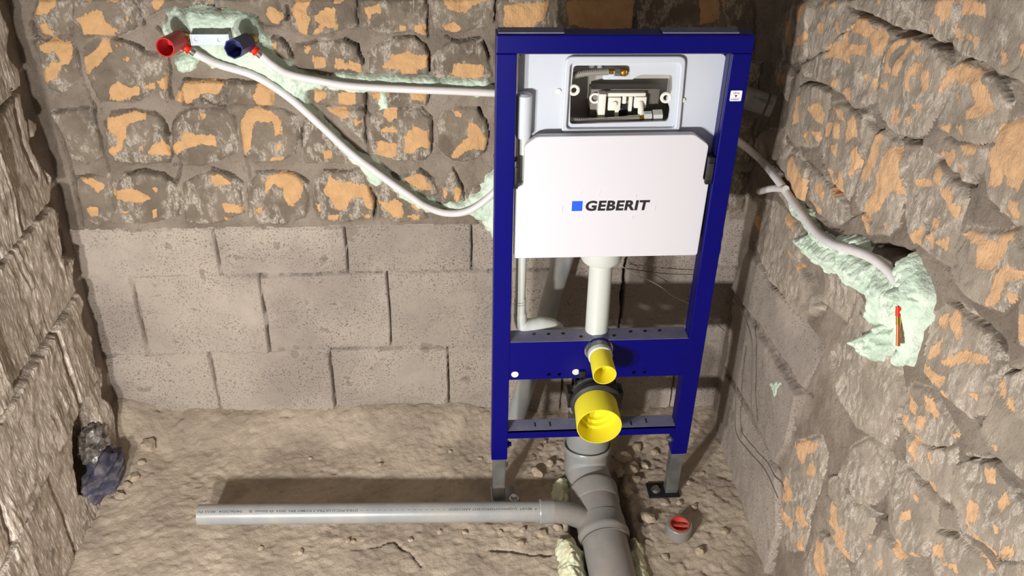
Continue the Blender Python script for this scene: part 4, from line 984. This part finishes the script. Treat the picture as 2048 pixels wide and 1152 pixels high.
# ------------------------------------------------------------------ water tubes
def tube(name, pts, r, mat, label, cat='tube', n=14):
    t = empty(name, tuple(pts[0]), label, cat)
    part(B().tube(spline(pts, 6), r, n), 'tube', mat, t)
    return t
TA = [(383,101),(400,112),(440,130),(500,148),(545,172),(590,205),(640,250),(700,305),(760,350),(820,392),(850,412),(890,426),(930,424),(965,405),(1000,375),(1040,350),(1090,335)]
t1 = tube('water_tube', [at(x, y, 1, .300 if i < 2 else .313) for i, (x, y) in enumerate(TA)], .0088, 'tube', 'long white water tube slanting down from the red cup')
TB_ = [(521,110),(545,130),(580,149),(640,162),(700,172),(800,178),(900,182),(985,186),(1040,188),(1110,190)]
t2 = tube('water_tube', [at(x, y, 1, .298 if i < 2 else .311) for i, (x, y) in enumerate(TB_)], .0088, 'tube', 'white water tube running level from the blue cup to the frame')
TC = [(1440,262),(1478,284),(1520,318),(1552,356),(1578,392),(1603,427),(1632,464),(1665,488),(1700,499),(1740,514),(1775,540),(1797,570)]
t3 = tube('water_tube', [at(x, y, 0, .655 if 3 < i < 7 else .648 if i > 1 else .64-.06*(2-i)) for i, (x, y) in enumerate(TC)], .0090, 'tube', 'white water tube curving down the right wall into foam')
t4 = tube('water_tube', [at(x, y, 0, .642+.004*i) for i, (x, y) in enumerate([(1519,383),(1545,377),(1572,378)])], .0080, 'tube', 'short cut-off white tube stub crossing the right wall tube')
c0, c1 = at(1519, 383, 0, .642), at(1545, 377, 0, .646)
part(B().prof(c0, c0-c1, [(-.001, .0050), (.0006, .0050), (.0006, 0)], 14), 'bore', 'greyp', t4)
# copper stub in the foam
cs = empty('copper_stub', tuple(at(1797, 650, 0, .64)), 'thin copper stub with red ring showing in the green foam', 'pipe')
q_ = [Vector(at(x, y, 0, .636)) for x, y in ((1798, 600), (1797, 632), (1797, 650), (1796, 692))]
part(B().tube(q_[2:], .0036, 10), 'copper_pipe', 'copper', cs)
part(B().tube([q_[1]+(q_[0]-q_[1])*.6, q_[1]], .0050, 10), 'red_ring', 'redfit', cs)
part(B().tube([q_[1], q_[2]], .0042, 10), 'brass_collar', 'brass', cs)

# ------------------------------------------------------------------ wall connection: cups, bracket, fittings
def cup(base, tip, yb, yt, rb, rtip, n, mat, label):
    p0, p1 = Vector(at(*base, 1, yb)), Vector(at(*tip, 1, yt)); ax = (p1-p0); L = ax.length; ax.normalize()
    o = empty('pipe_cup', tuple(p0), label, 'cup')
    part(B().prof(p0, ax, [(0, 0), (0, rb), (L, rtip), (L, rtip-.0028), (L*.35, rb-.004), (L*.35, 0)], n), 'cup_shell', mat, o, auto=25 if n > 12 else 20)
    part(B().prof(p0+ax*L*.35, ax, [(0, .004), (.004, .003), (.004, 0)], 10), 'centre_pip', mat, o)
    part(B().prof(p0-ax*.03, ax, [(0, 0), (0, .012), (.03, .012)], 16), 'brass_socket', 'brass', o)
    return o
cup((359, 79), (330, 95), .290, .225, .0195, .0205, 36, 'red', 'red plastic cup at the left end of the pipe bracket')
cup((494, 84), (467, 98), .290, .225, .0200, .0215, 8, 'navy', 'dark blue plastic cup at the right end of the pipe bracket')
br = empty('pipe_bracket', tuple(at(420, 80, 1, .30)), 'shiny metal bracket strip between the red and blue cups', 'bracket')
pa, pb = at(385, 91, 1, .290), at(455, 68, 1, .290)
part(B().box((pa[0], .288, pa[2]), (pb[0], .291, pb[2]), .0006).box((pa[0]-.002, .288, pa[2]), (pa[0]+.001, .318, pb[2])).box((pb[0]-.001, .288, pa[2]), (pb[0]+.002, .318, pb[2])), 'strip', 'plate', br, smooth=False)
for x, y in ((392, 79), (438, 80)):
    c = at(x, y, 1, .288); part(B().prof((c[0], .2885, c[2]), (0, -1, 0), [(0, .0042), (.0012, .0040), (.0016, .002), (.0016, 0)], 12), 'rivet', 'zinc', br)
for (fx, fy), (tx, ty), tb in (((363, 90), (388, 105), t1), ((499, 92), (523, 112), t2)):
    p0, p1 = Vector(at(fx, fy, 1, .290)), Vector(at(tx, ty, 1, .298)); ax = p1-p0; L = ax.length
    part(B().prof(p0, ax, [(0, 0), (0, .0065), (L*.20, .0065), (L*.20, .005)], 16), 'brass_end', 'brass', tb)
    part(B().prof(p0+ax*.20, ax, [(0, 0), (0, .0105), (.004, .0108), (.005, .0085), (.009, .0085), (.010, .0105), (.013, .0105), (.013, 0)], 20), 'red_fitting', 'redfit', tb)
    part(B().prof(p0+ax*.45, ax, [(0, 0), (0, .0075), (L*.25, .0082), (L*.27, .0075), (L*.32, .0075), (L*.34, .0084), (L*.58, .0084), (L*.58, 0)], 20), 'press_sleeve', 'steel', tb)

# ------------------------------------------------------------------ floor drain plug
c = at(1359, 1052, 2, .03)
pg = empty('drain_plug', (c[0], c[1], 0), 'round grey pipe end with faded red plug in the floor', 'plug')
part(B().prof((c[0], c[1], -.01), (0, 0, 1), [(0, .0315), (.044, .0320), (.046, .0305), (.046, .0255), (.034, .0250)], 36), 'pipe_end', 'pvcd', pg)
rc = part(B().prof((c[0], c[1], .020), (0, 0, 1), [(0, .0252), (.018, .0252), (.018, .0225), (.004, .0215), (.004, 0)], 32), 'red_plug', 'redcap', pg)
part(B().box((c[0]-.0215, c[1]-.003, .023), (c[0]+.0215, c[1]+.003, .034), .001), 'grip_bar', 'redcap', rc)

# ------------------------------------------------------------------ loose wires
def wire(name, pts, r, mat, label): 
    o = part(B().tube(spline(pts, 6), r, 6), name, mat); return put(o, label, 'wire')
wire('wire', [at(x, y, 1, .305) for x, y in ((1245,536),(1275,540),(1310,545),(1345,548),(1395,549))], .0012, 'wire', 'dark wire across the wall just under the cistern')
wire('wire', [at(x, y, 1, .300) for x, y in ((1240,530),(1265,545),(1300,562),(1325,576),(1345,592),(1375,606),(1400,622),(1425,640),(1450,662))], .0011, 'wire_l', 'pale thin wire sagging behind the right post of the frame')
wire('cord', [at(x, y, 0, .644) for x, y in ((1466,590),(1488,632),(1503,680),(1503,740),(1502,800),(1505,850))], .0016, 'cord', 'grey cord hanging on the right wall, upper of two')
wire('cord', [at(x, y, 0, .644) for x, y in ((1482,700),(1474,760),(1470,830),(1474,870),(1500,905),(1530,940),(1556,996))], .0016, 'cord', 'grey cord trailing down the right wall towards the floor')

# ------------------------------------------------------------------ rag and plastic stuffed in the hole of the left wall
def crumple(name, c, r, sc, seed, mat, amp, freq, sub=5):
    from mathutils import noise
    b = B(); res = bmesh.ops.create_icosphere(b.bm, subdivisions=sub, radius=1.0); c = Vector(c)
    for v in res['verts']:
        d = v.co.normalized(); p = Vector((d.x*1.0, d.y*.8+.5*d.z, d.z*2.4))*freq+Vector((seed, seed*2.1, 0))
        k = 1+amp*(1-3*abs(noise.noise(p)))+amp*.55*(1-3*abs(noise.noise(p*1.9+Vector((4, 1, 2)))))+.25*noise.noise(d*1.1+Vector((seed, 0, 1)))
        v.co = c+Vector((d.x*sc[0], d.y*sc[1], d.z*sc[2]))*r*k
    return b.out(name, mat, auto=60)
rg = at(212, 942, 0, -.985)
put(crumple('rag', (-.992, rg[1]-.005, rg[2]-.004), .052, (.70, 1.30, .85), 3, 'cloth', .26, 1.0), 'crumpled faded blue rag stuffed in the hole of the left wall', 'rag')
rg2 = at(196, 888, 0, -1.01)
put(crumple('plastic_film', (-1.022, rg2[1], rg2[2]), .046, (.6, 1.0, .85), 8, 'plasticbag', .30, 1.3), 'crumpled dirty plastic film above the blue rag', 'plastic')

# ------------------------------------------------------------------ loose rubble
rs = random.Random(12)
def ray_floor(x, y):
    j = int(round((x-ff.us[0])/.0045)); i = int(round((y-ff.vs[0])/.0045))
    return float(ff.H[min(max(i, 0), ff.H.shape[0]-1), min(max(j, 0), ff.H.shape[1]-1)])
spots = [(1245,915,34),(1270,955,30),(1240,940,24),(1262,935,40),(1295,1035,30),(1100,925,22),(1075,945,26),(1140,1010,18),(1310,900,20),(1275,890,24),(1115,1050,20),(1255,985,22),(1300,1080,18),(1065,910,16),(1380,960,14),(1390,1010,16),
         (695,1078,10),(706,1078,12),(1000,1060,12),(1045,1058,14),(880,1058,10),(930,1062,12),(1085,1065,18),(1040,1085,14),(1010,930,12),(1135,940,14),(1330,1000,16),(1345,920,12),(1290,925,18),(1225,905,14),(600,1100,12),(520,1090,10),(820,1075,12),(1400,1100,18),(1330,1110,14),(1450,1060,14),(1180,880,12),(300,905,26),(270,960,22),(255,975,18),(285,935,16),(240,990,20),(1405,940,12),(1360,1000,14),
         (960,915,10),(900,905,9),(760,930,9),(620,915,10),(1080,890,12),(1090,880,10)]
for i, (x, y, s) in enumerate(spots):
    c = at(x, y, 2, .01); r = s/800*.5
    z = ray_floor(c[0], c[1])
    b = B().ico((0, 0, 0), r, 2, (1+rs.uniform(-.2, .4), 1+rs.uniform(-.2, .2), .7+rs.uniform(-.15, .2)), .45, 1.7, i)
    o = b.out('rubble_stone', 'pebble', auto=30); o.location = (c[0], c[1], z+r*.25); o.rotation_euler = (0, 0, rs.uniform(0, 6))
    put(o, 'small dusty beige rubble stone lying loose on the rough floor', 'stone', 'loose rubble on the floor')
